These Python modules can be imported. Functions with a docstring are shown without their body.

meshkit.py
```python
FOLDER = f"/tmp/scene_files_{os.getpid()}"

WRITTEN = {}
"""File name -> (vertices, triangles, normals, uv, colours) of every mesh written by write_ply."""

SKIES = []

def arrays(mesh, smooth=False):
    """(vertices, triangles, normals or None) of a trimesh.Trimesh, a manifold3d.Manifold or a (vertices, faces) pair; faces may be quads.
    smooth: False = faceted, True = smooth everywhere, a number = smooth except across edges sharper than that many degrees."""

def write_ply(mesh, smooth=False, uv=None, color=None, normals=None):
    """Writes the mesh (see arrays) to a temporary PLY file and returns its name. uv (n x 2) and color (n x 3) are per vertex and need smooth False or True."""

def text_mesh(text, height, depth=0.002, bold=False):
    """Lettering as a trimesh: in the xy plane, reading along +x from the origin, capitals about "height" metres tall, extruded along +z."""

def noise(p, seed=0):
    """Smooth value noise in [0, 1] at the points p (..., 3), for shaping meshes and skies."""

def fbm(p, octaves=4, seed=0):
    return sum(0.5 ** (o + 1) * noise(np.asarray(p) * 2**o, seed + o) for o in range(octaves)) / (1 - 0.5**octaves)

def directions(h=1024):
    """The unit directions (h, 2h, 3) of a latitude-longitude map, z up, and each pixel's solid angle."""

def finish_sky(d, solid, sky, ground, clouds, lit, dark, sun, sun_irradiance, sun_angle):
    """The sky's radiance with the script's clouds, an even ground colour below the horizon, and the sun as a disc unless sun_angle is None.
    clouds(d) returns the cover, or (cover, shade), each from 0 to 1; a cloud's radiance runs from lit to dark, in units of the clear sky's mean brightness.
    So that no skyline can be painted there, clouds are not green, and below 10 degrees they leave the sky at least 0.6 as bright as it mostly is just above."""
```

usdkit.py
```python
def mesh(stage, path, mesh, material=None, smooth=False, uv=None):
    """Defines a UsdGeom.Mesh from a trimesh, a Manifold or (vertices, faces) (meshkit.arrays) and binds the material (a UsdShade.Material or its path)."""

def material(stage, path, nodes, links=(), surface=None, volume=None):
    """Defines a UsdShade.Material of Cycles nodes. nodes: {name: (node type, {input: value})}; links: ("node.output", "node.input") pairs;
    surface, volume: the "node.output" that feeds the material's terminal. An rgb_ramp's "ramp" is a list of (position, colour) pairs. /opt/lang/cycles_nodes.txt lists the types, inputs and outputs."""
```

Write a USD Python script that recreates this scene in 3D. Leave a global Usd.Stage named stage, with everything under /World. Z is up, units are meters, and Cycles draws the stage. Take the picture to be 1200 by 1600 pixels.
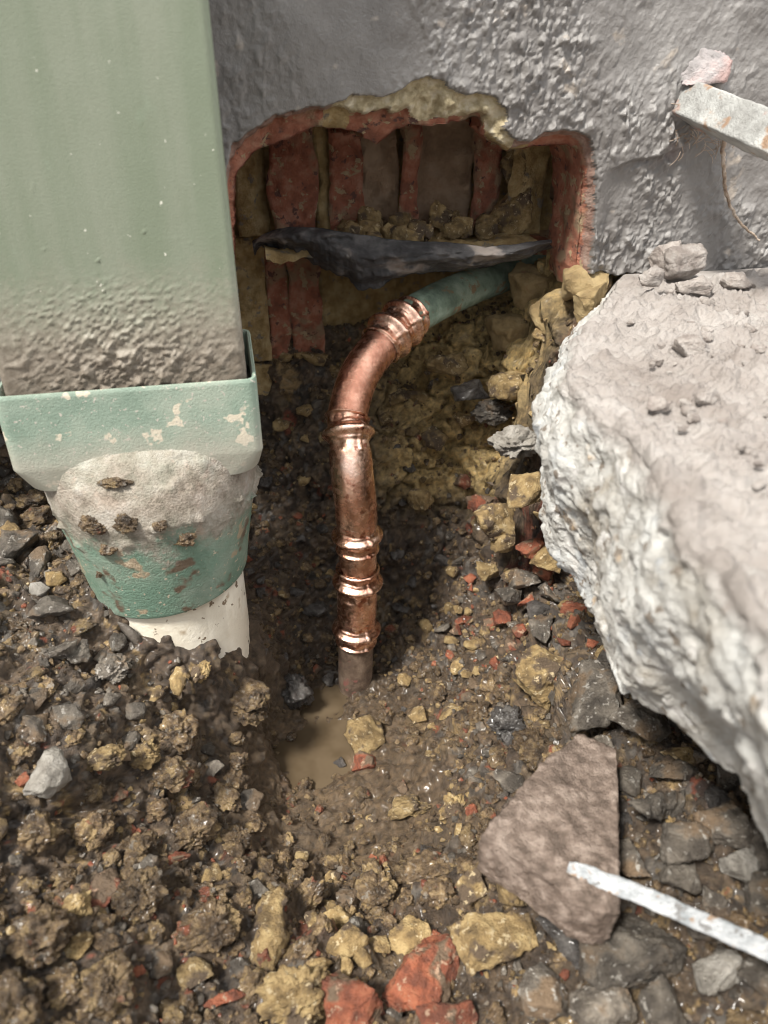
import math
import numpy as np
import trimesh
import manifold3d as m3
from scipy.spatial import cKDTree
from scipy.interpolate import RBFInterpolator, RectBivariateSpline
from shapely.geometry import Polygon, Point
import usdkit
from meshkit import noise, fbm
from pxr import Usd, UsdGeom, UsdLux, UsdShade, Gf, Sdf, Vt

stage = Usd.Stage.CreateInMemory()
UsdGeom.SetStageUpAxis(stage, "Z")
UsdGeom.SetStageMetersPerUnit(stage, 1.0)
UsdGeom.Xform.Define(stage, "/World")
stage.DefinePrim("/World/Looks", "Scope")

# ------------------------------------------------------------------ camera, sky, sun, exposure
EXPOSURE = 2.25
PITCH = math.radians(32.0)
CAM_H = 0.366
F = 1202.0 / 1200.0
cam = UsdGeom.Camera.Define(stage, "/World/camera")
cam.CreateHorizontalApertureAttr(24.0)
cam.CreateVerticalApertureAttr(32.0)
cam.CreateFocalLengthAttr(24.0 * F)
cam.CreateFStopAttr(9.0)
cam.CreateFocusDistanceAttr(0.42)
cam.CreateExposureAttr(EXPOSURE)
cam.CreateClippingRangeAttr(Gf.Vec2f(0.02, 1000.0))
cam.AddTranslateOp().Set(Gf.Vec3d(0, 0, CAM_H))
cam.AddRotateXOp().Set(90.0 - math.degrees(PITCH))

SUN = np.array([-0.40, -0.45, 0.95]); SUN /= np.linalg.norm(SUN)
ELEV = math.asin(SUN[2]); ROT = math.atan2(SUN[0], SUN[1])
sky_mat = usdkit.material(stage, "/World/Looks/overcast_sky", {
    "sky": ("sky_texture", {"sky_type": "single_scattering", "sun_disc": False, "sun_elevation": ELEV, "sun_rotation": ROT}),
    "tc": ("texture_coordinate", {}),
    "n": ("noise_texture", {"scale": 2.2, "detail": 5.0, "roughness": 0.55}),
    "cl": ("rgb_ramp", {"ramp": [(0.3, (5.5, 5.5, 5.5)), (0.7, (11.0, 10.8, 10.4))]}),
    "sx": ("separate_xyz", {}), "el": ("map_range", {"from_min": 0.0, "from_max": 0.9, "to_min": 0.2, "to_max": 1.25, "clamp": True}),
    "ov": ("mix_color", {"blend_type": "multiply", "fac": 1.0, "use_clamp": True}),
    "mx": ("mix_color", {"fac": 0.9, "use_clamp": True}),
    "bg": ("background_shader", {"strength": 0.05}),
}, [("tc.generated", "n.vector"), ("n.fac", "cl.fac"), ("tc.generated", "sx.vector"), ("sx.z", "el.value"), ("cl.color", "ov.a"), ("el.result", "ov.b"), ("sky.color", "mx.a"), ("ov.result", "mx.b"), ("mx.result", "bg.color")], surface="bg.background")
dome = UsdLux.DomeLight.Define(stage, "/World/sky")
UsdShade.MaterialBindingAPI.Apply(dome.GetPrim()).Bind(sky_mat)
dome.GetPrim().SetCustomDataByKey("kind", "structure")
sun = UsdLux.DistantLight.Define(stage, "/World/sun")
sun.CreateIntensityAttr(0.4); sun.CreateAngleAttr(10.0); sun.CreateNormalizeAttr(True)
sun.CreateColorAttr(Gf.Vec3f(1.0, 0.95, 0.87))
z = SUN; xa = np.cross([0, 0, 1.0], z); xa /= np.linalg.norm(xa); ya = np.cross(z, xa)
sun.AddTransformOp().Set(Gf.Matrix4d(*xa, 0, *ya, 0, *z, 0, 0, 0, 0, 1))

# ------------------------------------------------------------------ helpers
CP, SP = math.cos(PITCH), math.sin(PITCH)
def ray(px, py):
    u, v = (px - 600) / 1202.0, (800 - py) / 1202.0
    return np.array([u, CP + v * SP, -SP + v * CP])
def at_z(px, py, zz):
    r = ray(px, py); return np.array([0, 0, CAM_H]) + r * ((zz - CAM_H) / r[2])
def at_y(px, py, yy):
    r = ray(px, py); return np.array([0, 0, CAM_H]) + r * (yy / r[1])
def at_d(px, py, d):
    return np.array([0, 0, CAM_H]) + ray(px, py) * d
def pix(p):
    p = np.asarray(p, float); x, y, zz = p[..., 0], p[..., 1], p[..., 2] - CAM_H
    d = y * CP - zz * SP
    return 600 + 1202 * x / d, 800 - 1202 * (y * SP + zz * CP) / d, d
YAW = math.radians(11.0)
E1 = np.array([math.cos(YAW), math.sin(YAW), 0]); E2 = np.array([-math.sin(YAW), math.cos(YAW), 0])
WO = np.array([0, 0.41, 0])
def wall_pt(u, w, zz):
    u, w, zz = np.broadcast_arrays(*(np.asarray(a, float) for a in (u, w, zz)))
    return WO + u[..., None] * E1 + w[..., None] * E2 + zz[..., None] * np.array([0, 0, 1.0])
def wall_hit(px, py, w=0.0):
    r = ray(px, py); o = np.array([0, 0, CAM_H]) - WO
    t = (w - o @ E2) / (r @ E2); p = o + r * t
    return p @ E1, p[2]
def sstep(a, b, x):
    t = np.clip((x - a) / (b - a), 0, 1); return t * t * (3 - 2 * t)

taken = {}
def numbered(parent, name):
    k = (parent, name); n = taken.get(k, 0); taken[k] = n + 1
    return name if n == 0 else f"{name}_{n:03d}"
def tag(prim, label=None, cat=None, group=None, kind=None):
    for k, v in (("label", label), ("category", cat), ("group", group), ("kind", kind)):
        if v: prim.SetCustomDataByKey(k, v)
    return prim
def thing(name, label, cat, group=None, loc=(0, 0, 0)):
    path = "/World/" + numbered("/World", name)
    x = UsdGeom.Xform.Define(stage, path)
    if any(loc): x.AddTranslateOp().Set(Gf.Vec3d(*map(float, loc)))
    tag(x.GetPrim(), label, cat, group)
    return path
def obj(name, mesh, material, parent="/World", smooth=False, loc=None, color=None):
    path = parent + "/" + numbered(parent, name)
    m = usdkit.mesh(stage, path, mesh, material, smooth=smooth)
    if loc is not None:
        pts = np.array(m.GetPointsAttr().Get()) - np.asarray(loc, np.float32)
        m.GetPointsAttr().Set(Vt.Vec3fArray.FromNumpy(pts.astype(np.float32)))
    if color is not None:
        UsdGeom.PrimvarsAPI(m).CreatePrimvar("soil", Sdf.ValueTypeNames.Color3fArray, "vertex").Set(Vt.Vec3fArray.FromNumpy(np.asarray(color, np.float32)))
    return m.GetPrim()
def lone(name, mesh, material, label, cat, group=None, smooth=False, kind=None):
    """A thing that is one mesh."""
    if hasattr(mesh, "to_mesh"):
        mm = mesh.to_mesh(); mesh = trimesh.Trimesh(mm.vert_properties[:, :3], mm.tri_verts, process=False)
    v, f = (mesh.vertices, mesh.faces) if isinstance(mesh, trimesh.Trimesh) else mesh
    v = np.asarray(v); base = np.array([*(v.min(0)[:2] + v.max(0)[:2]) / 2, v[:, 2].min()])
    p = obj(name, (v - base, f), material, smooth=smooth)
    UsdGeom.Xformable(p).AddTranslateOp().Set(Gf.Vec3d(*map(float, base)))
    return tag(p, label, cat, group, kind)
def quads(nu, nv, closed=False):
    """Triangles of a nu x nv grid of vertices (row = first index); closed joins the last column to the first."""
    i, j = np.meshgrid(np.arange(nu - 1), np.arange(nv if closed else nv - 1), indexing="ij")
    k = (j + 1) % nv
    q = np.stack([i * nv + j, i * nv + k, (i + 1) * nv + k, (i + 1) * nv + j], -1).reshape(-1, 4)
    return np.vstack([q[:, [0, 1, 2]], q[:, [0, 2, 3]]])
def sub(v, f, keep):
    f = f[keep]; idx, inv = np.unique(f, return_inverse=True)
    return v[idx], inv.reshape(-1, 3)

# ------------------------------------------------------------------ materials
def M(name, ramp, scale=60.0, rough=(0.6, 0.9), bump=0.0005, bscale=900.0, spec=0.5, metallic=0.0, coat=0.0,
      specks=None, vary=0.0, soil=False, detail=6.0, nrough=0.6, stretch=None, extra=None):
    """Procedural surface: noise ramp colour in place coordinates, optional specks (colour, scale, threshold), bump of two sizes."""
    tight = lambda t: .5 + (t - .5) * .62
    ramp = [(tight(t), c) for t, c in ramp]; bump = bump * 2.2
    n = {"g": ("geometry", {}),
         "n1": ("noise_texture", {"scale": scale, "detail": detail, "roughness": nrough}),
         "r1": ("rgb_ramp", {"ramp": ramp}),
         "n2": ("noise_texture", {"scale": bscale, "detail": 5.0, "roughness": 0.65}),
         "bp": ("bump", {"distance": bump, "strength": 1.0, "use_object_space": False}),
         "rr": ("map_range", {"from_min": 0.4, "from_max": 0.6, "to_min": rough[0], "to_max": rough[1], "clamp": True}),
         "p": ("principled_bsdf", {"specular_ior_level": spec, "metallic": metallic, "coat_weight": coat, "coat_roughness": 0.15})}
    l = [("n1.fac", "r1.fac"), ("n2.fac", "bp.height"), ("bp.normal", "p.normal"), ("rr.result", "p.roughness")]
    src = "g.position"
    if stretch:
        n["mp"] = ("mapping", {"scale": stretch}); l += [("g.position", "mp.vector"), ("mp.vector", "n1.vector")]
    else:
        l += [("g.position", "n1.vector")]
    l += [("g.position", "n2.vector")]
    n["n3"] = ("noise_texture", {"scale": scale * 2.7, "detail": 4.0}); l += [("g.position", "n3.vector"), ("n3.fac", "rr.value")]
    col = "r1.color"
    if soil:
        n["at"] = ("attribute", {"attribute": "soil"})
        n["sm"] = ("mix_color", {"blend_type": "multiply", "fac": 1.0, "use_clamp": True}); l += [(col, "sm.a"), ("at.color", "sm.b")]; col = "sm.result"
    for i, (c, sc, lo, hi) in enumerate(specks or []):
        n[f"sn{i}"] = ("noise_texture", {"scale": sc, "detail": 3.0, "roughness": 0.6})
        n[f"sr{i}"] = ("map_range", {"from_min": tight(lo), "from_max": tight(hi), "to_min": 0.0, "to_max": 1.0, "clamp": True})
        n[f"sx{i}"] = ("mix_color", {"b": c, "use_clamp": True})
        l += [("g.position", f"sn{i}.vector"), (f"sn{i}.fac", f"sr{i}.value"), (f"sr{i}.result", f"sx{i}.fac"), (col, f"sx{i}.a")]; col = f"sx{i}.result"
    if vary:
        n["oi"] = ("object_info", {})
        n["vr"] = ("map_range", {"from_min": 0.0, "from_max": 1.0, "to_min": 1 - vary, "to_max": 1 + vary})
        n["hv"] = ("hsv", {"saturation": 1.0, "hue": 0.5}); l += [("oi.random", "vr.value"), ("vr.result", "hv.value"), (col, "hv.color")]; col = "hv.color"
    if extra:
        col = extra(n, l, col)
    l += [(col, "p.base_color")]
    return usdkit.material(stage, "/World/Looks/" + name, n, l, surface="p.BSDF")

def zmask(lo, hi, c, amp=0.02, scale=60.0, tag_="z", below=True, mixmax=1.0):
    """Returns an 'extra' that mixes in colour c below (or above) a wavy height: splashed dirt."""
    def ex(n, l, col):
        n[tag_ + "s"] = ("separate_xyz", {}); n[tag_ + "n"] = ("noise_texture", {"scale": scale, "detail": 6.0, "roughness": 0.7})
        n[tag_ + "m"] = ("math", {"math_type": "multiply_add", "value2": amp, "value3": -amp / 2})
        n[tag_ + "a"] = ("math", {"math_type": "add"})
        n[tag_ + "r"] = ("map_range", {"from_min": lo, "from_max": hi, "to_min": mixmax if below else 0.0, "to_max": 0.0 if below else mixmax, "clamp": True})
        n[tag_ + "x"] = ("mix_color", {"b": c, "use_clamp": True})
        l += [("g.position", tag_ + "s.vector"), ("g.position", tag_ + "n.vector"), (tag_ + "n.fac", tag_ + "m.value1"), (tag_ + "m.value", tag_ + "a.value1"),
              (tag_ + "s.z", tag_ + "a.value2"), (tag_ + "a.value", tag_ + "r.value"), (tag_ + "r.result", tag_ + "x.fac"), (col, tag_ + "x.a")]
        return tag_ + "x.result"
    return ex
def chain(*exs):
    def ex(n, l, col):
        for e in exs: col = e(n, l, col)
        return col
    return ex
def matte(*tags):
    """Dirt is dull where the paint shines."""
    def ex(n, l, col):
        src = "rr.result"
        for k, t in enumerate(tags):
            n[f"mt{k}"] = ("math", {"math_type": "maximum"}); n[f"mf{k}"] = ("math", {"math_type": "multiply", "value2": .95}); l += [(t, f"mf{k}.value1"), (f"mf{k}.value", f"mt{k}.value1"), (src, f"mt{k}.value2")]; src = f"mt{k}.value"
        l[:] = [x for x in l if x[1] != "p.roughness"] + [(src, "p.roughness")]
        return col
    return ex
# ------------------------------------------------------------------ terrain
def Z(px, py, zz): return at_z(px, py, zz)
def Y(px, py, yy): return at_y(px, py, yy)
ctrl = [Z(555, 1085, .0), Z(460, 1160, -.004), Z(500, 1120, -.004), Z(480, 1275, .010), Z(520, 1235, .006), Z(420, 1240, .008), Z(600, 1180, .004), Z(420, 1160, .0), Z(450, 1060, .012), Z(420, 1060, .035),
        Z(250, 1030, .092), Z(345, 1035, .083), Z(375, 960, .085), Z(385, 1040, .06), Z(50, 900, .118), Z(100, 1300, .075), Z(400, 1250, .026), Z(300, 1100, .066), Z(450, 900, .05), Z(470, 1000, .018),
        Y(430, 650, .50), Y(420, 560, .515), Y(600, 700, .475), Y(600, 800, .462), Y(600, 600, .51), Z(600, 900, .035), Z(650, 1000, .012), Y(750, 620, .51), Y(800, 500, .535),
        Y(700, 520, .53), Y(880, 500, .475), Y(905, 430, .45), Y(870, 600, .455), Y(820, 690, .47), Y(800, 770, .44), Z(880, 850, .092), Z(700, 900, .04), Z(780, 1000, .045),
        Z(830, 1050, .06), Z(900, 970, .087), Z(700, 1100, .012), Z(930, 1090, .09), Z(860, 1290, .08), Z(1000, 1250, .09), Z(1150, 1330, .10), Z(1000, 1500, .075),
        Z(800, 1550, .05), Z(600, 1500, .035), Z(560, 1350, .010), Z(660, 1280, .018), Z(400, 1450, .045), Z(100, 1500, .08), Z(50, 1200, .10), Z(150, 1100, .092), Z(50, 1000, .112),
        Z(250, 1350, .055), Z(250, 1550, .06), Z(750, 1200, .035),
        (-.25, .45, .13), (-.3, .30, .14), (-.32, .15, .13), (-.2, .05, .10), (0, .05, .06), (.12, .05, .08), (.17, .25, .10), (.2, .4, .13), (.3, .3, .13), (.3, .1, .12),
        Y(862, 420, .49), Y(930, 440, .442), Y(950, 480, .436), Y(840, 440, .515), (.06, .52, .19), (.085, .55, .198), tuple(wall_pt(.106, .02, .247)), tuple(wall_pt(.116, .06, .245)), tuple(wall_pt(.13, .05, .247)), (-.1, .5, .11), (-.18, .52, .13), (.15, .47, .19), (.22, .47, .19), (.1, .58, .21), (0, .58, .2), (-.1, .58, .2), (0, -.1, .07)]
ctrl = np.array(ctrl)
rbf = RBFInterpolator(ctrl[:, :2] * 5, ctrl[:, 2], kernel="thin_plate_spline", smoothing=0.0015)
gx, gy = np.linspace(-.5, .5, 101), np.linspace(-.25, .65, 91)
GX, GY = np.meshgrid(gx, gy, indexing="ij")
spl = RectBivariateSpline(gx, gy, rbf(np.stack([GX.ravel(), GY.ravel()], 1) * 5).reshape(GX.shape))
def base_z(x, y):
    x, y = np.asarray(x, float), np.asarray(y, float)
    near = spl.ev(np.clip(x, -.5, .5), np.clip(y, -.25, .65))
    near = np.clip(near, -.02, .249)
    far = sstep(.28, .45, np.abs(x)) + sstep(.0, -.25, y)
    return near + (.215 - near) * np.clip(far, 0, 1)
def land(px, py):
    """Where the pixel's line of sight meets the ground."""
    r = ray(px, py); o = np.array([0, 0, CAM_H]); t = np.linspace(.15, .75, 1200)
    p = o + t[:, None] * r; below = p[:, 2] < base_z(p[:, 0], p[:, 1])
    return p[np.argmax(below)] if below.any() else at_z(px, py, .1)

AXLE = WO * 0 + np.array([-.06, .316, 0]) - .05 * E1 + .03 * E2          # axis of the drain pipe
rng = np.random.default_rng(7)
xs = np.concatenate([-np.geomspace(30, .285, 34), np.arange(-.28, .2, .00095), np.geomspace(.205, 30, 40)])
ys = np.concatenate([-np.geomspace(30, .09, 30), np.arange(-.08, .12, .008), np.arange(.12, .56, .00085), np.linspace(.565, .75, 12), np.geomspace(.9, 3, 4)])
jy = np.nonzero((ys > .1195) & (ys < .5605))[0]; j0, j1 = jy[0], jy[-1]
TX, TY = np.meshgrid(xs, ys, indexing="ij"); yd = np.linspace(ys[j0], ys[j1], 1500)
for i_, x_ in enumerate(xs):                       # even spacing along the slope, so that steep banks are as finely meshed as the floor
    s_ = np.concatenate([[0], np.cumsum(np.hypot(np.diff(yd), np.diff(base_z(np.full(1500, x_), yd))))]); w_ = sstep(.3, .24, abs(x_))
    TY[i_, j0:j1 + 1] = w_ * np.interp(np.linspace(0, s_[-1], j1 - j0 + 1), s_, yd) + (1 - w_) * ys[j0:j1 + 1]
TZ = base_z(TX, TY)
BP = np.stack([TX, TY, TZ], -1); BN = np.cross(np.gradient(BP, axis=0), np.gradient(BP, axis=1)); BN /= np.linalg.norm(BN, axis=-1, keepdims=True) + 1e-12
fine = (TX > -.3) & (TX < .21) & (TY > .1) & (TY < .57)
fx, fy, fz = TX[fine], TY[fine], TZ[fine]
PX, PY, _ = pix(np.stack([fx, fy, fz], -1))
P3 = np.stack([fx, fy, fz], -1)
# smooth wet mud near the puddle, loose heap elsewhere
def blob(cx, cy, rx, ry, soft=.5):
    q = np.sqrt(((PX - cx) / rx) ** 2 + ((PY - cy) / ry) ** 2); return 1 - sstep(1 - soft, 1 + soft, q)
mud = np.clip(blob(500, 1170, 150, 150) + blob(560, 1280, 190, 90) + blob(640, 1020, 160, 110) * .5, 0, 1)
clay = np.clip(sstep(.42, .47, fy + .12 * (fx - .06)) * sstep(-.05, .03, fx), 0, 1) * sstep(.06, .1, fz)
gritty = 1 - .88 * mud - .45 * clay * (1 - mud)
bump_h = np.zeros_like(fx)
C = np.ones((len(fx), 3))
soilcol = np.array([[.105, .075, .05], [.065, .047, .034], [.13, .095, .06], [.25, .175, .085], [.20, .062, .035], [.12, .108, .095], [.045, .037, .031]])
W = np.stack([fbm(P3 * 60, 3, 3), fbm(P3 * 60 + 9, 3, 5), fbm(P3 * 60 + 17, 3, 6)], -1) - .5
WF = np.stack([noise(P3 * 300, 13), noise(P3 * 300 + 7, 14), noise(P3 * 300 + 3, 15)], -1) - .5
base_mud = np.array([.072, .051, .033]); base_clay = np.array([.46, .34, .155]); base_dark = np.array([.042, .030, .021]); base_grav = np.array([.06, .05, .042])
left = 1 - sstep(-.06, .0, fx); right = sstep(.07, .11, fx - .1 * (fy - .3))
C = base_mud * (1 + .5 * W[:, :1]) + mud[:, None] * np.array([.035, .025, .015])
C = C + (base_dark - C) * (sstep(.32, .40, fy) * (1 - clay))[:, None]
C = C + (base_grav - C) * (right * (1 - sstep(.33, .37, fy)))[:, None]
C = C + (base_clay * (1 + .5 * W[:, 1:2]) - C) * clay[:, None]
for size, keep, amp in ((.016, .55, .45), (.0085, .7, .5), (.0046, .75, .5), (.0026, .7, .5)):
    n = int(.51 * .47 / size ** 2 * 1.1)
    s = np.column_stack([rng.uniform(-.3, .21, n), rng.uniform(.1, .57, n)])
    on = rng.random(n) < keep; r = size * rng.uniform(.35, .85, n); h = r * rng.uniform(.5, 1.0, n) * amp * 1.6
    pick = rng.choice(7, n, p=[.36, .29, .15, .05, .02, .07, .06])
    q = np.stack([fx, fy], -1) + W[:, :2] * size * .9 + WF[:, :2] * size * .35
    d, i = cKDTree(s).query(q, k=2)
    best = np.zeros_like(fx); bi = np.full(len(fx), -1)
    for k in range(2):
        t = d[:, k] / r[i[:, k]]
        b = np.where(on[i[:, k]], h[i[:, k]] * np.clip(1 - t ** 2.4, 0, 1) ** .62, 0)
        up = b > best; best = np.where(up, b, best); bi = np.where(up, i[:, k], bi)
    over = best > bump_h * .6
    bump_h = np.maximum(bump_h * .75, 0) + best * .8
    cc = soilcol[pick[np.maximum(bi, 0)]]
    wgt = ((bi >= 0) & over) * np.clip(best / (size * .12), 0, 1) * gritty * (1 - .97 * clay) * (.9 if size < .01 else .6)
    C = C + (cc - C) * wgt[:, None]
rough_h = (fbm(P3 * 35, 4, 21) - .5) * .022 + (fbm(P3 * 130, 5, 31) - .5) * .014 - np.abs(fbm(P3 * 75, 4, 33) - .5) * .02 + .003
cs = np.column_stack([rng.uniform(-.1, .2, 300), rng.uniform(.38, .57, 300), rng.uniform(.02, .25, 300)]); co = rng.uniform(-.004, .004, 300)
cd_, ci = cKDTree(cs).query(P3 + W * .018 + WF * .004, k=2); clods = co[ci[:, 0]] * 1.0 - .010 * np.clip(1 - (cd_[:, 1] - cd_[:, 0]) / .0035, 0, 1) ** 1.5
lumpy = sstep(.34, .40, fy) * sstep(-.1, -.04, fx)
disp = clods * np.clip(clay + .5 * lumpy, 0, 1) + (fbm(P3 * 230, 3, 83) - .5) * .007 * mud + (fbm(P3 * 60, 3, 84) - .5) * .008 * mud + bump_h * gritty + rough_h * (.28 + .72 * gritty) + clay * (np.abs(fbm(P3 * 45, 5, 77) - .5) * -.035 + .004 + (fbm(P3 * 140, 4, 79) - .5) * .008)
edge = np.minimum(np.minimum(fx + .285, .203 - fx), np.minimum(fy - .115, .565 - fy)) / .03
disp = disp * np.clip(edge, 0, 1)
BP[fine] += BN[fine] * disp[:, None]
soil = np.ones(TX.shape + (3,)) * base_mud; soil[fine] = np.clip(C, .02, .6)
# hollow for the drain pipe's mouth is simply buried; terrain under the slab supports it
V = BP.reshape(-1, 3); Fq = quads(len(xs), len(ys))[:, ::-1]

def wet(n, l, col):
    """Wet mud is glossy low down by the water and dry higher up."""
    n["ws"] = ("separate_xyz", {}); n["wn"] = ("noise_texture", {"scale": 70.0, "detail": 5.0})
    n["wa"] = ("math", {"math_type": "multiply_add", "value2": .09})
    n["wr"] = ("map_range", {"from_min": .03, "from_max": .13, "to_min": .09, "to_max": .70, "clamp": True})
    l += [("g.position", "ws.vector"), ("g.position", "wn.vector"), ("wn.fac", "wa.value1"), ("ws.z", "wa.value3"), ("wa.value", "wr.value")]
    l[:] = [x for x in l if x[1] != "p.roughness"] + [("wr.result", "p.roughness")]
    return col
mat_ground = M("wet_soil", [(.25, (.5, .48, .46)), (.5, (1, 1, 1)), (.75, (1.55, 1.5, 1.4))], 240, bump=.0009, bscale=1300, soil=True, extra=wet, coat=.2)
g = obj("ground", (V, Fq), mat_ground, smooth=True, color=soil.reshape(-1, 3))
tag(g, "wet brown excavated soil in the pit and around it", kind="structure")
gfine = BP[fine]; gtree = cKDTree(gfine[:, :2])
def ground_z(x, y):
    _, i = gtree.query(np.stack([np.asarray(x, float), np.asarray(y, float)], -1), k=4); return np.median(gfine[i, 2], axis=-1)

# muddy water standing round the foot of the copper pipe
wl = -.0008
ang = np.linspace(0, 2 * np.pi, 72, endpoint=False)
wc = at_z(490, 1150, wl)
rr = .048 * (1 + .15 * np.sin(2 * ang + 1))
ring = [np.column_stack([wc[0] + rr * k * np.cos(ang) * 1.0, wc[1] + rr * k * np.sin(ang) * 1.0, np.full(72, wl)]) for k in np.linspace(.0005, 1, 26)]
wv = np.vstack(ring); wv[:, 2] += (fbm(wv * 90, 3, 4) - .5) * .0007
mat_water = usdkit.material(stage, "/World/Looks/muddy_water", {
    "g": ("geometry", {}), "n": ("noise_texture", {"scale": 45.0, "detail": 4.0}), "r": ("rgb_ramp", {"ramp": [(.4, (.07, .051, .031)), (.6, (.095, .071, .045))]}),
    "n2": ("noise_texture", {"scale": 120.0, "detail": 2.0}), "b": ("bump", {"distance": .0006, "strength": .6}),
    "p": ("principled_bsdf", {"roughness": .04, "ior": 1.33})},
    [("g.position", "n.vector"), ("n.fac", "r.fac"), ("r.color", "p.base_color"), ("g.position", "n2.vector"), ("n2.fac", "b.height"), ("b.normal", "p.normal")], surface="p.BSDF")
w_ = obj("puddle", (wv, quads(26, 72, True)), mat_water, smooth=True)
tag(w_, "shallow puddle of milky brown water at the foot of the copper pipe", kind="structure")

# ------------------------------------------------------------------ rendered wall with the hole broken through it
C0 = [(352, 1300), (350, 300), (356, 250), (366, 225), (400, 200), (430, 182), (470, 172), (520, 164), (535, 156), (550, 148), (600, 152), (630, 138), (645, 126), (665, 121), (690, 126), (702, 138), (730, 149), (745, 145), (775, 154),
      (792, 176), (786, 202), (802, 218), (830, 222), (850, 206), (880, 205), (902, 206), (918, 214), (927, 234), (930, 280), (929, 330), (926, 370), (922, 410), (940, 1300)]
C1 = [(356, 1300), (356, 300), (362, 255), (374, 232), (404, 206), (434, 188), (474, 178), (522, 170), (540, 172), (552, 178), (575, 180), (600, 172), (618, 178), (640, 170), (652, 186), (662, 192), (700, 188), (752, 178), (764, 184),
      (764, 205), (780, 220), (802, 234), (830, 228), (850, 216), (880, 213), (902, 214), (912, 222), (920, 240), (924, 280), (923, 330), (920, 370), (916, 410), (932, 1300)]
C2 = [(372, 1300), (368, 320), (370, 280), (382, 262), (400, 244), (440, 228), (478, 212), (500, 203), (540, 206), (575, 214), (602, 236), (622, 214), (644, 199), (664, 199), (700, 196), (752, 187), (761, 192),
      (760, 212), (780, 226), (802, 240), (830, 236), (850, 234), (880, 232), (904, 231), (912, 236), (917, 250), (920, 285), (919, 330), (916, 370), (910, 412), (925, 1300)]
def contour(px):
    out = []
    for (a, b), (c, d) in zip(px[:-1], px[1:]):
        n = max(1, int(math.hypot(c - a, d - b) / 1.0))
        for k in range(n):
            q = np.array([a + (c - a) * k / n, b + (d - b) * k / n])
            out.append(q + (9.0 if q[0] < 815 else 4.0) * (np.array([fbm(np.array([q[0] / 11, q[1] / 11, 1.0]), 4, 1), fbm(np.array([q[0] / 11, q[1] / 11, 5.0]), 4, 2)]) - .5))
    return np.array([wall_hit(*q) for q in out])
K0, K1, K2 = contour(C0), contour(C1), contour(C2)
def sdist(K, u, zz):
    import shapely
    d, _ = cKDTree(K).query(np.stack([u, zz], -1)); P = Polygon(K).buffer(0); shapely.prepare(P)
    return np.where(shapely.contains_xy(P, u, zz), -d, d)
us = np.concatenate([-np.geomspace(4, .115, 22), np.arange(-.11, .29, .0007), np.geomspace(.295, 4, 24)])
zs = np.concatenate([[.20, .215, .225], np.arange(.232, .40, .0007), np.geomspace(.402, 3.2, 30)])
UU, ZZ = np.meshgrid(us, zs, indexing="ij"); sh = UU.shape
u, zz = UU.ravel().copy(), ZZ.ravel().copy()
foot = .2505 + .006 * (fbm(np.stack([u * 30, u * 0, u * 0 + 3], -1), 4, 8) - .5) * 2 - .002 * sstep(.13, .16, u)      # ragged lower edge of the coat
near = (np.abs(u - .09) < .23) & (zz < .42)
s2 = np.full(u.shape, .5); s2[near] = sdist(K2, u[near], zz[near])
low = zz - foot
sd = np.minimum(s2, np.where(near, low, .5))
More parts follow.
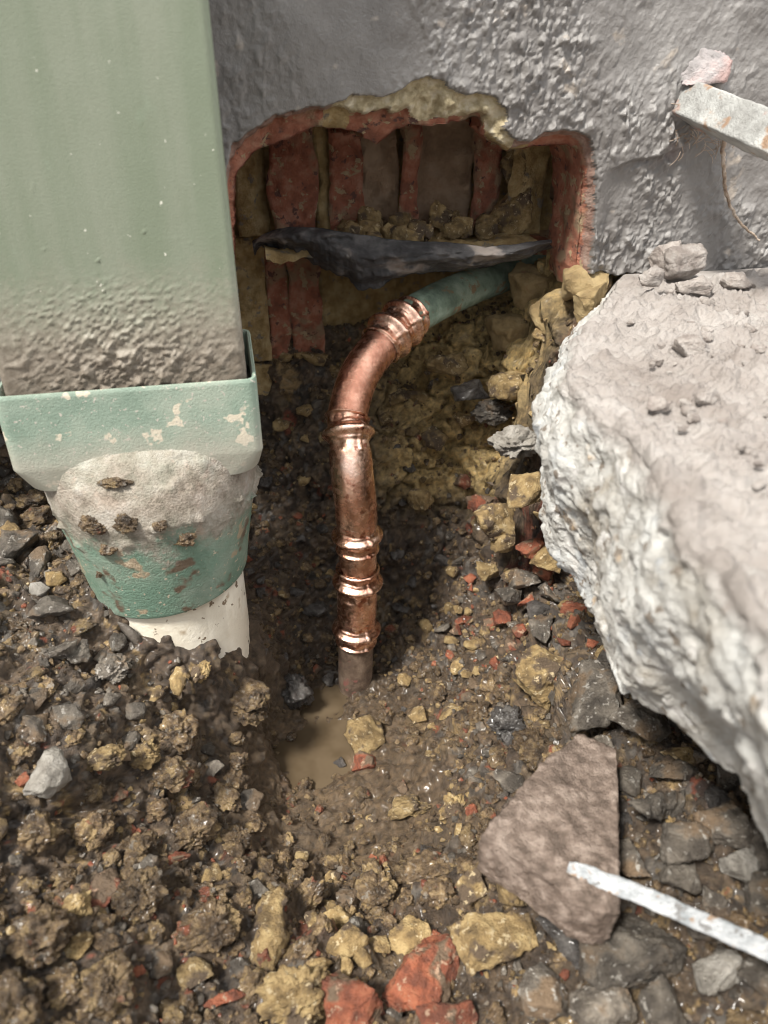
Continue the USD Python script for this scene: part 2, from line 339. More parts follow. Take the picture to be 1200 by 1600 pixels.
# pull vertices just inside the opening onto its outline
step = .0007; snap = (sd < 0) & (sd > -1.5 * step)
t2 = cKDTree(K2); _, ii = t2.query(np.stack([u[snap], zz[snap]], -1))
a = snap & (s2 < low); _, ii = t2.query(np.stack([u[a], zz[a]], -1)); u[a], zz[a] = K2[ii, 0], K2[ii, 1]
b_ = snap & ~a; zz[b_] = foot[b_]
gone = (sd < 0) & ~snap
s0 = np.full(u.shape, .5); s1 = s0.copy(); s0[near] = sdist(K0, u[near], zz[near]); s1[near] = sdist(K1, u[near], zz[near])
Q = np.stack([u, zz, np.zeros_like(u)], -1)
blobby = fbm(Q * np.array([210, 160, 1]), 3, 41); lumps = fbm(Q * np.array([500, 290, 1]) + 3, 3, 45)
patch = sstep(.38, .6, fbm(Q * 16 + 2, 3, 51)) * .75 + .25
fine_ = fbm(Q * np.array([650, 520, 1]) + 9, 2, 47)
smoothside = .30 + .70 * sstep(-.02, .06, u + .03 * (fbm(Q * 18 + 5, 2, 44) - .5))
stucco = (np.clip(blobby - .5, 0, 1) * .0085 + np.clip(lumps - .52, 0, 1) * .0052 + np.clip(fine_ - .54, 0, 1) * .0028) * patch * smoothside + (fbm(Q * 22, 3, 60) - .5) * .006
# a second older coat ends in a ledge low on the right, with cracks
ledge = sstep(.001, -.002, zz - (.307 + .02 * (fbm(Q * 25, 3, 71) - .5) + .25 * np.clip(u - .12, 0, 1))) * sstep(.115, .125, u)
crack = np.clip(1 - np.abs(fbm(Q * 20 + 7, 3, 91) - .5) / .005, 0, 1) * sstep(.06, .10, u) * sstep(.5, .56, fbm(Q * 14 + 21, 2, 93))
w_out = -stucco + ledge * .0035 + crack * 0
w_lip = .003 + np.clip(-s0, 0, .02) * .55 + (fbm(Q * 150, 3, 81) - .5) * .012 * np.clip(-s0 / .005, .1, 1)
w_red = .009 + np.clip(-s1, 0, .02) * 1.0 + (fbm(Q * 110, 3, 85) - .5) * .007
k0, k1 = sstep(.0005, -.0005, s0), sstep(.0008, -.0008, s1)
ww = np.where(near, w_out * (1 - k0) + (w_lip * (1 - k1) + w_red * k1) * k0, w_out)
ww = np.where(b_, ww + .006, ww)
WV = wall_pt(u, ww, zz); WF_ = quads(*sh)

WF_ = WF_[~gone[WF_].any(1)]
fs0, fs1 = s0[WF_].mean(1), s1[WF_].mean(1)
mat_coat = M("grey_wall_paint", [(.25, (.112, .103, .097)), (.5, (.170, .162, .156)), (.75, (.235, .226, .219))], 13, rough=(.26, .5), bump=.00022, bscale=700,
             specks=[((.34, .30, .26), 55.0, .70, .82), ((.27, .2, .195), 14.0, .74, .95)])
mat_lip = M("broken_render", [(.3, (.34, .28, .17)), (.5, (.47, .40, .26)), (.7, (.56, .50, .38))], 180, rough=(.85, .95), bump=.0008, bscale=900)
mat_brick = M("red_brick", [(.3, (.22, .085, .052)), (.5, (.33, .125, .075)), (.72, (.40, .20, .135))], 90, rough=(.8, .95), bump=.0009, bscale=800,
              specks=[((.28, .19, .12), 38.0, .54, .66), ((.12, .06, .05), 150.0, .66, .75), ((.36, .28, .17), 160., .64, .72)])
mat_pinkish = M("broken_brick_dust", [(.3, (.21, .125, .095)), (.5, (.27, .17, .135)), (.7, (.32, .24, .20))], 130, rough=(.85, .95), bump=.0009, bscale=800)
mat_core = M("brick_core_clay", [(.3, (.20, .135, .085)), (.5, (.27, .185, .12)), (.7, (.33, .24, .165))], 70, rough=(.85, .95), bump=.0007, bscale=700)
mat_mortar = M("ochre_mortar", [(.28, (.25, .17, .07)), (.5, (.37, .265, .12)), (.72, (.46, .355, .19))], 110, rough=(.85, .95), bump=.001, bscale=800,
               specks=[((.22, .19, .15), 120.0, .66, .76)])
wall = thing("rendered_wall", "grey roughcast painted wall with a ragged hole showing red brick", "wall")
obj("render_coat", sub(WV, WF_, fs0 >= 0), mat_coat, wall, smooth=True)
fu = u[WF_].mean(1); rimz = (fs0 < 0) & (fs1 >= 0); creamy = (fu > wall_hit(520, 160)[0]) & (fu < wall_hit(806, 220)[0])
obj("broken_edge", sub(WV, WF_, rimz & creamy), mat_lip, wall, smooth=True)
obj("broken_edge", sub(WV, WF_, rimz & ~creamy), mat_pinkish, wall, smooth=True)
wob = (fbm(np.stack([fu * 0, zz[WF_].mean(1) * 70, fu * 0 + 2], -1), 3, 5) - .5) * .012
um = [wall_hit(px, 180, .01)[0] for px in (505, 546, 762, 826)]
for kind, lo, hi in (("brick", -1, um[0]), ("mortar", um[0], um[1]), ("brick", um[1], um[2]), ("mortar", um[2], um[3]), ("brick", um[3], 1)):
    obj(kind, sub(WV, WF_, (fs1 < 0) & (fu + wob >= lo) & (fu + wob < hi)), mat_brick if kind == "brick" else mat_mortar, wall, smooth=True)
# reveal: the outline of the hole carried 95 mm into the brickwork
K2F = K2; K2 = K2[::4]; snv = a & near; _, i_ = cKDTree(np.stack([u[snv], zz[snv]], -1)).query(K2); w0 = ww[snv][i_]
n = len(K2); dep = np.linspace(0, 1, 46)
top = np.gradient(K2, axis=0); nrm = np.stack([-top[:, 1], top[:, 0]], -1); nrm /= np.linalg.norm(nrm, axis=1, keepdims=True) + 1e-9
cen = np.array([.02, .29]); nrm *= np.sign(((K2 - cen) * nrm).sum(1))[:, None]
RV = []
for t in dep:
    q = K2.copy(); wdep = w0 - .0015 + (.112 - w0) * t
    groove = .012 * np.exp(-((t - .68) / .17) ** 2) * (K2[:, 0] > .09)
    off = (fbm(np.stack([K2[:, 0] * 60, K2[:, 1] * 60, np.full(n, t * 8)], -1), 4, 15) - .5) * .008 * min(1, t * 5) + groove + .012 * t * (K2[:, 0] < .09)
    q = q + nrm * off[:, None]
    RV.append(wall_pt(q[:, 0], wdep, q[:, 1]))
RV = np.vstack(RV); RF = quads(len(dep), n)
ct = (RF % n).mean(1).astype(int); td = (RF // n).mean(1) / len(dep)
rz = K2[ct, 1]; right_side = (K2[ct, 0] > .093) & (rz > .253)
corez = right_side & (td > .52) & (td < .84)
b = obj("brick", sub(RV, RF, right_side & ~corez), mat_brick, wall, smooth=True)
obj("core_hole", sub(RV, RF, corez), mat_core, str(b.GetPath()), smooth=True)
obj("brick", sub(RV, RF, ~right_side & (rz > .24)), mat_brick, wall, smooth=True)
# back of the hole: broken cored bricks standing in mortar
WB = .086
def ub(px, py=280): return wall_hit(px, py, WB)[0]
cols = [(365, 420, "mortar", .012), (420, 496, "brick", 0.), (496, 516, "mortar", .004), (516, 566, "brick", -.002), (566, 622, "core", .005), (622, 655, "brick", -.001), (655, 737, "core", .005), (737, 782, "brick", -.003), (782, 842, "mortar", -.016), (842, 900, "mortar", -.006)]
def back_patch(u0, u1, z0, z1, off, seed, curve=0., rag=.0022, st=.0012):
    """A broken vertical face in the back of the hole; its rim turns back so that it has thickness."""
    a, c = np.arange(u0, u1 + st, st), np.arange(z0, z1 + st, st)
    A, B = np.meshgrid(a, c, indexing="ij"); q = np.stack([A, B, np.full_like(A, seed)], -1)
    s = (A - u0) / (u1 - u0); t = (B - z0) / (z1 - z0)
    rim = np.minimum(np.minimum(A - u0, u1 - A), np.minimum(B - z0, z1 - B))
    w = WB + off + (fbm(np.stack([A, B, A * 0], -1) * 60, 5, 3) - .5) * .016 + (fbm(q * 40, 3, seed) - .5) * .006 + curve * (1 - (2 * s - 1) ** 2) + .002 * np.clip(1 - rim / .0016, 0, 1) ** 1.3
    A = A + (fbm(q * 45, 4, seed + 5) - .5) * rag * 3
    return wall_pt(A.ravel(), w.ravel(), B.ravel()), quads(*A.shape)
lastb = None
for k, (a, c, kind, off) in enumerate(cols):
    mm = {"mortar": mat_mortar, "brick": mat_brick, "core": mat_core}[kind]
    u0, u1 = ub(a), ub(c)
    m_ = back_patch(u0, u1, .258, .345, off, k + 1, .005 if kind == "core" else 0)
    if kind == "core": obj("core_hole", m_, mm, lastb, smooth=True)
    else:
        p_ = obj(kind, m_, mm, wall, smooth=True)
        if kind == "brick": lastb = str(p_.GetPath())
# lower courses, mostly in the dark under the strip
for r, (z0, z1) in enumerate(((.172, .254), (.09, .168))):
    for k, (a, c, kind) in enumerate(((350, 405, "mortar"), (405, 442, "brick"), (444, 500, "brick"), (503, 640, "mortar"), (644, 760, "mortar"))):
        uu0, uu1 = ub(a), ub(c)
        obj(kind, back_patch(uu0, uu1, z0, z1, .022 + .004 * k - .006 * (k == 2) + .01 * (k > 2), 20 + 7 * r + k), mat_mortar if kind == "mortar" else mat_brick, wall, smooth=True)
# plain brickwork behind everything, so that no light leaks in
bk = trimesh.creation.box([8, .1, 3.4]); bk.apply_transform(trimesh.transformations.rotation_matrix(YAW, [0, 0, 1])); bk.apply_translation(wall_pt(0., WB + .11, 1.5))
obj("masonry_core", bk, mat_mortar, wall)
# bed of mortar under the course that is missing: the shelf behind the strip
su, sw = np.arange(ub(402), .108, .0014), np.arange(.054, .100, .0014)
A, B = np.meshgrid(su, sw, indexing="ij"); q = np.stack([A, B, A * 0], -1)
hz = .258 + (fbm(q * 60, 5, 61) - .45) * .012 - .005 * sstep(.058, .054, B)
obj("mortar_bed", (wall_pt(A.ravel(), B.ravel(), hz.ravel()), quads(*A.shape)[:, ::-1]), mat_mortar, wall, smooth=True)
# footing below the coat at the right of the hole
# ------------------------------------------------------------------ downpipe with its adaptor and drain pipe
FR = np.array([-.06, .316, 0])                    # front right edge of the box section
def dp(a, b, zz):                                  # a: leftwards negative along the front, b: into the wall
    a, b, zz = np.broadcast_arrays(*(np.asarray(q, float) for q in (a, b, zz)))
    return FR + a[..., None] * E1 + b[..., None] * E2 + zz[..., None] * np.array([0, 0, 1.])
def rrect(w, h, r, n):
    """n points round a rounded rectangle centred on the origin, counter-clockwise, spaced by angle of arc length."""
    p = Polygon([(-w / 2 + r, -h / 2 + r), (w / 2 - r, -h / 2 + r), (w / 2 - r, h / 2 - r), (-w / 2 + r, h / 2 - r)]).buffer(r, 8).exterior
    L = p.length
    pts = np.array([p.interpolate(L * k / n).coords[0] for k in range(n)])
    if Polygon(pts).exterior.is_ccw is False: pts = pts[::-1]
    k0 = np.argmin(np.abs(np.arctan2(pts[:, 1], pts[:, 0]) + np.pi / 2)); return np.roll(pts, -k0, 0)
def loft(rings):
    return np.vstack(rings), quads(len(rings), len(rings[0]), True)
grime = chain(zmask(.25, .292, (.25, .235, .19), .07, 45, "ga", True, .7), zmask(.240, .272, (.20, .165, .13), .04, 130, "gb", True, .9), zmask(.226, .262, (.10, .075, .058), .05, 60, "gc", True, .8), zmask(.245, .285, (.31, .28, .235), .085, 420, "gd", True, .6), zmask(.235, .272, (.09, .07, .05), .085, 300, "ge", True, .8))
mat_green = M("green_paint", [(.3, (.168, .198, .143)), (.5, (.185, .212, .158)), (.7, (.205, .228, .175))], 30, rough=(.34, .5), bump=.00006, bscale=1200, stretch=(2.2, 2.2, .25),
              specks=[((.55, .55, .48), 300., .85, .9), ((.22, .27, .205), 60.0, .8, 1.1)], extra=chain(grime, matte("gar.result", "gbr.result")))
mat_green2 = M("green_plastic", [(.3, (.19, .255, .205)), (.5, (.23, .295, .24)), (.7, (.29, .34, .28))], 40, rough=(.34, .55), bump=.00015, bscale=900,
               specks=[((.55, .50, .40), 75., .66, .70), ((.42, .40, .35), 420., .70, .76)], extra=zmask(.204, .222, (.36, .33, .28), .03, 55, "cz", True, .7))
def dustyband(n, l, col):
    n["ds"] = ("separate_xyz", {}); n["dn"] = ("noise_texture", {"scale": 70.0, "detail": 7.0, "roughness": .7})
    n["da"] = ("math", {"math_type": "multiply_add", "value2": .07, "value3": -.035}); n["db"] = ("math", {"math_type": "add"})
    n["dr"] = ("rgb_ramp", {"ramp": [(0, (0, 0, 0)), (.30, (0, 0, 0)), (.42, (.8, .8, .8)), (.62, (.95, .95, .95)), (.86, (.72, .72, .72)), (1, (.4, .4, .4))]})
    n["dm"] = ("map_range", {"from_min": .13, "from_max": .225, "clamp": True}); n["dx"] = ("mix_color", {"use_clamp": True})
    n["dc"] = ("rgb_ramp", {"ramp": [(.36, (.13, .10, .075)), (.46, (.26, .215, .175)), (.54, (.34, .29, .245)), (.66, (.42, .38, .34))]}); n["de"] = ("noise_texture", {"scale": 60.0, "detail": 7.0, "roughness": .75})
    l += [("g.position", "ds.vector"), ("g.position", "dn.vector"), ("dn.fac", "da.value1"), ("da.value", "db.value1"), ("ds.z", "db.value2"), ("db.value", "dm.value"),
          ("dm.result", "dr.fac"), ("dr.color", "dx.fac"), ("g.position", "de.vector"), ("de.fac", "dc.fac"), (col, "dx.a"), ("dc.color", "dx.b")]
    return "dx.result"
mat_socket = M("dusty_green_plastic", [(.3, (.135, .225, .17)), (.5, (.165, .255, .195)), (.7, (.23, .30, .24))], 40, rough=(.3, .55), bump=.0006, bscale=900,
               specks=[((.50, .43, .33), 300., .72, .78), ((.36, .29, .2), 55., .68, .74), ((.13, .095, .065), 48., .66, .74)], extra=chain(dustyband, matte("dr.color")))
mat_pvc = M("white_drain_plastic", [(.3, (.62, .57, .47)), (.5, (.72, .68, .58)), (.7, (.76, .73, .66))], 30, rough=(.3, .5), bump=.00015, bscale=500,
            specks=[((.16, .12, .08), 160., .74, .79), ((.40, .33, .24), 50., .70, .82)])
D = thing("downpipe", "green rectangular downpipe with dusty adaptor ending in a white drain pipe", "downpipe")
zb = np.concatenate([np.arange(.226, .305, .0007), np.arange(.3057, .40, .0016), np.geomspace(.402, 2.9, 14)])
prof = rrect(.1, .06, .0032, 1600); keep_ = np.zeros(1600, bool); keep_[::16] = True; keep_[(prof[:, 1] < -.0275) & (np.arange(1600) % 4 == 0)] = True; prof = prof[keep_] + np.array([-.05, .03]); NP_ = len(prof)
rings = []
pn = np.gradient(np.vstack([prof[-1:], prof, prof[:1]]), axis=0)[1:-1]; pn = np.stack([pn[:, 1], -pn[:, 0]], -1); pn /= np.linalg.norm(pn, axis=1, keepdims=True)
for zz in zb:
    q = np.column_stack([prof, np.full(NP_, zz)])
    crust = (sstep(.292, .255, zz) * np.clip(fbm(q * 700, 4, 9) - .5, 0, 1) * .004 + sstep(.266, .248, zz) * np.clip(fbm(q * 200, 5, 19) - .5, 0, 1) * .010 + np.clip(fbm(q * 420, 2, 14) - .9, 0, 1) * .012) * np.clip(1.15 - np.abs(prof[:, 0] + .05) / .05, .12, 1)  * (zz < .41)
    o = prof + pn * (crust + (fbm(q * 5, 2, 2) - .5) * .0002)[:, None]
    rings.append(dp(o[:, 0], o[:, 1], zz))
obj("box_section", loft(rings), mat_green, D, smooth=True)
# collar: a rectangular cup with a thin rim, its lower corners drawn in
cw, cd = .1085, .0685
N = 288
def ring_rect(w, h, r, zz, shift=(0, 0)):
    p = rrect(w, h, r, N) + np.array([-.05 + shift[0], .03 + shift[1]]); return dp(p[:, 0], p[:, 1], zz)
rings = [ring_rect(cw - .0045, cd - .0045, .003, .220), ring_rect(cw - .0045, cd - .0045, .003, .2365), ring_rect(cw - .003, cd - .003, .0035, .2383), ring_rect(cw - .0008, cd - .0008, .004, .2383), ring_rect(cw, cd, .004, .2372)]
rings += [ring_rect(cw, cd, .004, zz) for zz in np.linspace(.2365, .2035, 22)]
rings += [ring_rect(cw - .004 * t, cd - .004 * t, .004 + .010 * t, .2035 - .012 * t) for t in np.linspace(.1, 1, 8)]
v, f = loft(rings)
obj("collar", (v, f), mat_green2, D, smooth=40)
# socket: rectangle to round, bulging forward of the collar in a dusty shoulder, then tapering down to the drain pipe
R0, R1 = .0505, .0385
th = np.linspace(0, 2 * np.pi, N, endpoint=False) - np.pi / 2
rect = rrect(cw - .004, cd - .004, .014, N)
ta = np.unwrap(np.arctan2(rect[:, 1], rect[:, 0])); rad_rect = np.interp(th, ta - 2 * np.pi * np.round((ta[0] - th[0]) / (2 * np.pi)), np.hypot(rect[:, 0], rect[:, 1]), period=2 * np.pi)
rings = []
prof_z = [(0, .2105, 0), (.2, .2095, .15), (.4, .2065, .35), (.6, .2015, .58), (.78, .195, .78), (.9, .188, .92), (1, .178, 1)]
tt = np.linspace(0, 1, 40); pz = np.interp(tt, [a for a, _, _ in prof_z], [b for _, b, _ in prof_z]); pb = np.interp(tt, [a for a, _, _ in prof_z], [c for _, _, c in prof_z])
cx, cy = -.05, .03
for t, z_, b_ in zip(tt, pz, pb):
    r = rad_rect * .93 * (1 - b_) + R0 * b_
    p = np.stack([cx + r * np.cos(th), cy + r * np.sin(th), np.full(N, z_)], -1)
    grit = sstep(0, .3, t) * (np.clip(fbm(p * 360, 3, 33) - .5, 0, 1) * .0032 + np.clip(fbm(p * 130, 4, 37) - .62, 0, 1) * .012)
    p = p + np.stack([np.cos(th) * .4, np.sin(th) * .4, np.ones(N) * .9], -1) * grit[:, None]
    rings.append(dp(p[:, 0], p[:, 1], p[:, 2]))
for z_ in np.linspace(.177, .120, 42):
    s = (.178 - z_) / (.178 - .120); r = R0 + (R1 + .0022 - R0) * s ** .92
    p = np.stack([cx + r * np.cos(th), cy + r * np.sin(th), np.full(N, z_) + .004 * np.cos(th) * s], -1)
    grit = sstep(.150, .172, z_) * (np.clip(fbm(p * 360, 3, 33) - .5, 0, 1) * .0032 + np.clip(fbm(p * 130, 4, 37) - .6, 0, 1) * .016) + np.clip(fbm(p * 340, 3, 43) - .68, 0, 1) * .004
    p = p + np.stack([np.cos(th), np.sin(th), th * 0], -1) * grit[:, None]
    rings.append(dp(p[:, 0], p[:, 1], p[:, 2]))
for r in (R1 + .0016, R1 - .0006):
    rings.append(dp(cx + r * np.cos(th), cy + r * np.sin(th), .1196 + .004 * np.cos(th)))
obj("socket", loft(rings), mat_socket, D, smooth=True)
rings = [dp(cx + (R1 - .0008) * np.cos(th), cy + (R1 - .0008) * np.sin(th), z_ + 0 * th) for z_ in np.linspace(.14, -.1, 60)]
obj("drain_pipe", loft(rings), mat_pvc, D, smooth=True)

# ------------------------------------------------------------------ copper pipe
def smooth_path(pts, n):
    pts = np.asarray(pts, float); P = np.vstack([2 * pts[0] - pts[1], pts, 2 * pts[-1] - pts[-2]]); out = []
    for i in range(1, len(P) - 2):
        p0, p1, p2, p3 = P[i - 1:i + 3]; a = .5
        t0 = 0; t1 = t0 + np.linalg.norm(p1 - p0) ** a; t2 = t1 + np.linalg.norm(p2 - p1) ** a; t3 = t2 + np.linalg.norm(p3 - p2) ** a
        t = np.linspace(t1, t2, 40, endpoint=False)[:, None]
        A1 = (t1 - t) / (t1 - t0) * p0 + (t - t0) / (t1 - t0) * p1; A2 = (t2 - t) / (t2 - t1) * p1 + (t - t1) / (t2 - t1) * p2; A3 = (t3 - t) / (t3 - t2) * p2 + (t - t2) / (t3 - t2) * p3
        B1 = (t2 - t) / (t2 - t0) * A1 + (t - t0) / (t2 - t0) * A2; B2 = (t3 - t) / (t3 - t1) * A2 + (t - t1) / (t3 - t1) * A3
        out.append((t2 - t) / (t2 - t1) * B1 + (t - t1) / (t2 - t1) * B2)
    out = np.vstack(out + [P[-2:-1]]); s = np.concatenate([[0], np.cumsum(np.linalg.norm(np.diff(out, axis=0), axis=1))])
    return out, s
arc = [np.array([-.0160 - .0045 * t / .9, .370 + .053 * (1 - math.cos(t)), .141 + .053 * math.sin(t)]) for t in np.radians([0, 9, 18, 27, 36, 45, 52])]
PTS = [(-.0195, .371, -.05), (-.0190, .3705, .0), (-.0172, .370, .05), (-.0155, .370, .10)] + arc + [(-.0145, .409, .200), (-.0015, .4285, .2125), (.0125, .448, .2195), (.030, .472, .2225), (.055, .504, .2235), (.09, .545, .2245), (.14, .60, .226)]
PATH, PS = smooth_path(PTS, 40)
def s_of(px, py):
    """Arc length of the path point that shows nearest to the pixel."""
    a, b, _ = pix(PATH); return PS[np.argmin((a - px) ** 2 + (b - py) ** 2)]
def frame(s):
    p = np.stack([np.interp(s, PS, PATH[:, k]) for k in range(3)], -1)
    q = np.stack([np.interp(np.asarray(s) + 1e-3, PS, PATH[:, k]) - np.interp(np.asarray(s) - 1e-3, PS, PATH[:, k]) for k in range(3)], -1)
    t = q / np.linalg.norm(q, axis=1, keepdims=True)
    side = np.cross(t, [0.55, -.75, .35]); side /= np.linalg.norm(side, axis=1, keepdims=True); up = np.cross(side, t)
    return p, t, side, up
def piece(ss, rad, seam=None, hexa=None, na=72, wob=0.0, seed=0):
    ss, rad = np.asarray(ss, float), np.asarray(rad, float); p, t, a, b = frame(ss); an = np.linspace(0, 2 * np.pi, na, endpoint=False)
    R = np.repeat(rad[:, None], na, 1)
    if hexa is not None: R = R * (1 - np.asarray(hexa)[:, None] * .085 * (1 - np.cos(6 * an)[None]) / 2)
    if seam is not None:
        da = np.angle(np.exp(1j * (an - np.pi / 2)))[None]; R = R + .0011 * np.asarray(seam)[:, None] * np.exp(-(da / .06) ** 2)
    if wob:
        q = np.stack([np.repeat(ss[:, None], na, 1) * 40, np.cos(an)[None] * 1.2 + 0 * ss[:, None], np.sin(an)[None] * 1.2 + 0 * ss[:, None]], -1); R = R + (fbm(q + seed, 4, seed) - .5) * wob
    V = p[:, None] + R[..., None] * (np.cos(an)[None, :, None] * a[:, None] + np.sin(an)[None, :, None] * b[:, None])
    v = V.reshape(-1, 3); f = quads(len(ss), na, True)
    c0, c1 = len(v), len(v) + 1; k = np.arange(na)
    v = np.vstack([v, p[:1], p[-1:]]); f = np.vstack([f, np.stack([k, np.full(na, c0), (k + 1) % na], -1)[:, ::-1], np.stack([k, np.full(na, c1), (k + 1) % na], -1) + np.array([(len(ss) - 1) * na, 0, (len(ss) - 1) * na])])
    return v, f
def copper(name, ramp, rough, specks=None, bump=.00012):
    return M(name, ramp, 95, rough=rough, bump=bump, bscale=700, metallic=1.0, specks=specks)
mat_cu = copper("bright_copper", [(.3, (.68, .37, .26)), (.5, (.83, .52, .39)), (.7, (.92, .66, .53))], (.14, .30), [((.40, .17, .11), 160., .62, .74), ((.26, .14, .09), 60., .74, .86)])
mat_cu2 = copper("dull_copper", [(.3, (.44, .21, .145)), (.5, (.60, .31, .22)), (.7, (.72, .42, .31))], (.22, .38))
mat_old = M("weathered_pipe", [(.3, (.10, .07, .052)), (.5, (.17, .12, .088)), (.7, (.24, .18, .135))], 120, rough=(.32, .55), bump=.0005, bscale=800, metallic=.25, specks=[((.28, .12, .10), 90., .63, .72)])
mat_verd = M("verdigris", [(.3, (.10, .14, .105)), (.5, (.165, .225, .17)), (.7, (.24, .30, .235))], 80, rough=(.6, .85), bump=.0005, bscale=700, specks=[((.2, .14, .08), 120., .64, .74)])
CUP = thing("copper_pipe", "new shiny copper pipe with press fittings rising from the mud into the wall", "pipe")
s_stub, s_c1a, s_c1b, s_e0, s_e1, s_c2a, s_c2b = PS[0], s_of(558, 1000), s_of(560, 886), s_of(560, 858), s_of(553, 652), s_of(598, 545), s_of(640, 487)
rt = .0112
def fitting(s0, s1, ends=(True, True), rs=.0122):
    """Sleeve with a raised bead and six-sided crimps at each pressed end."""
    L = s1 - s0; ss = np.linspace(s0, s1, max(30, int(L / .0005))); r = np.full(len(ss), rs); hx = np.zeros(len(ss)); sm = np.zeros(len(ss))
    for on, d in ((ends[0], ss - s0), (ends[1], s1 - ss)):
        if not on: continue
        bead = .0031 * np.exp(-(np.abs(d - .0105) / .0024) ** 2.6); r = r + bead + .0011 * np.exp(-((d - .0012) / .0008) ** 2) + .0007 * np.exp(-((d - .0066) / .0007) ** 2) + .0007 * np.exp(-((d - .0146) / .0007) ** 2) - .0003 * np.exp(-((d - .0062) / .0016) ** 2) - .0004 * np.exp(-((d - .0152) / .0014) ** 2)
        hx = hx + np.exp(-((d - .0045) / .0028) ** 4) + .9 * np.exp(-((d - .017) / .0028) ** 4); sm = sm + np.where(d < .021, 1, 0) * np.clip(d / .001, 0, 1)
    r[0] = r[-1] = rt + .0002
    return ss, r, np.clip(sm, 0, 1), np.clip(hx, 0, 1)
ss = np.linspace(s_stub, s_c1a + .006, 90); obj("old_pipe_end", piece(ss, np.full(90, rt - .0002), wob=.0012, seed=4), mat_old, CUP, smooth=True)
for s0, s1, mm in ((s_c1b - .008, s_e0 + .01, mat_cu), (s_e1 - .012, s_c2a + .012, mat_cu2)):
    ss = np.linspace(s0, s1, 70); obj("tube", piece(ss, np.full(70, rt)), mm, CUP, smooth=True)
ss, r, sm, hx = fitting(s_c1a, s_c1b); obj("coupling", piece(ss, r, sm, hx), mat_cu, CUP, smooth=True)
ss, r, sm, hx = fitting(s_e0, s_e1, rs=.0119); obj("elbow", piece(ss, r, sm, hx), mat_cu, CUP, smooth=True)
ss, r, sm, hx = fitting(s_c2a, s_c2b); obj("coupling", piece(ss, r, sm, hx), mat_cu, CUP, smooth=True)
ss = np.linspace(s_c2b - .008, PS[-1], 90); obj("old_pipe_run", piece(ss, np.full(90, rt + .0005), wob=.0012, seed=8), mat_verd, CUP, smooth=True)

# ------------------------------------------------------------------ dark strip across the hole
mat_strip = M("tarred_strip", [(.3, (.035, .034, .036)), (.5, (.06, .058, .06)), (.7, (.11, .105, .105))], 90, rough=(.5, .8), bump=.0005, bscale=1500, specks=[((.24, .21, .19), 45., .60, .75)])
ttop = [(392, 378), (415, 362), (450, 352), (490, 352), (520, 356), (560, 364), (600, 372), (650, 376), (700, 379), (750, 384), (800, 382), (840, 375), (864, 374)]
tbot = [(396, 392), (420, 392), (450, 392), (490, 408), (525, 428), (560, 446), (592, 450), (620, 436), (660, 428), (710, 424), (760, 418), (815, 405), (864, 386)]
tw = [.075, .070, .062, .055, .048, .042, .038, .036, .034, .032, .030, .030, .036]
n = 260; kk = np.linspace(0, 12, n)
def curve(c): return np.stack([np.interp(kk, range(13), [p[i] for p in c]) for i in (0, 1)], -1)
from scipy.ndimage import gaussian_filter1d
tp, bt = gaussian_filter1d(curve(ttop), 5, 0, mode="nearest"), gaussian_filter1d(curve(tbot), 3, 0, mode="nearest") + np.column_stack([np.zeros(n), (fbm(np.column_stack([kk * 2.2, kk * 0, kk * 0 + 3]), 5, 6) - .5) * 26 * np.clip(1.3 - kk / 9, .25, 1)]); wv_ = gaussian_filter1d(np.interp(kk, range(13), tw), 6, mode="nearest")
m_ = 34; front, back = [], []
for i in range(n):
    for t in np.linspace(0, 1, m_):
        p = tp[i] * (1 - t) + bt[i] * t
        w = wv_[i] - .012 * math.sin(math.pi * t) + .014 * t
        uu, zz = wall_hit(p[0], p[1], w); front.append((uu, w, zz))
front = np.array(front); q = front * np.array([1, 1, 1]) * 70
wr = (fbm(q * np.array([.6, 1, 2.2]), 4, 3) - .5) * .013 + (np.abs(fbm(q * 1.8, 4, 8) - .5)) * -.008
lump = .012 * np.exp(-((front[:, 0] + .025) / .02) ** 2)
front[:, 1] += wr - lump * .5
back = front + np.array([0, .0022, -.0006])
fv = np.vstack([wall_pt(*front.T), wall_pt(*back.T)]); qf = quads(n, m_); off = n * m_
rim = np.concatenate([np.arange(m_), np.arange(1, n) * m_ + m_ - 1, (n - 1) * m_ + np.arange(m_ - 2, -1, -1), np.arange(n - 2, 0, -1) * m_])
r2 = np.roll(rim, -1); band = np.vstack([np.stack([rim, r2, r2 + off], -1), np.stack([rim, r2 + off, rim + off], -1)])
lone("membrane_strip", (fv, np.vstack([qf, qf[:, ::-1] + off, band])), mat_strip, "creased black damp-proof membrane strip hanging across the hole above the pipe", "membrane strip", smooth=50)

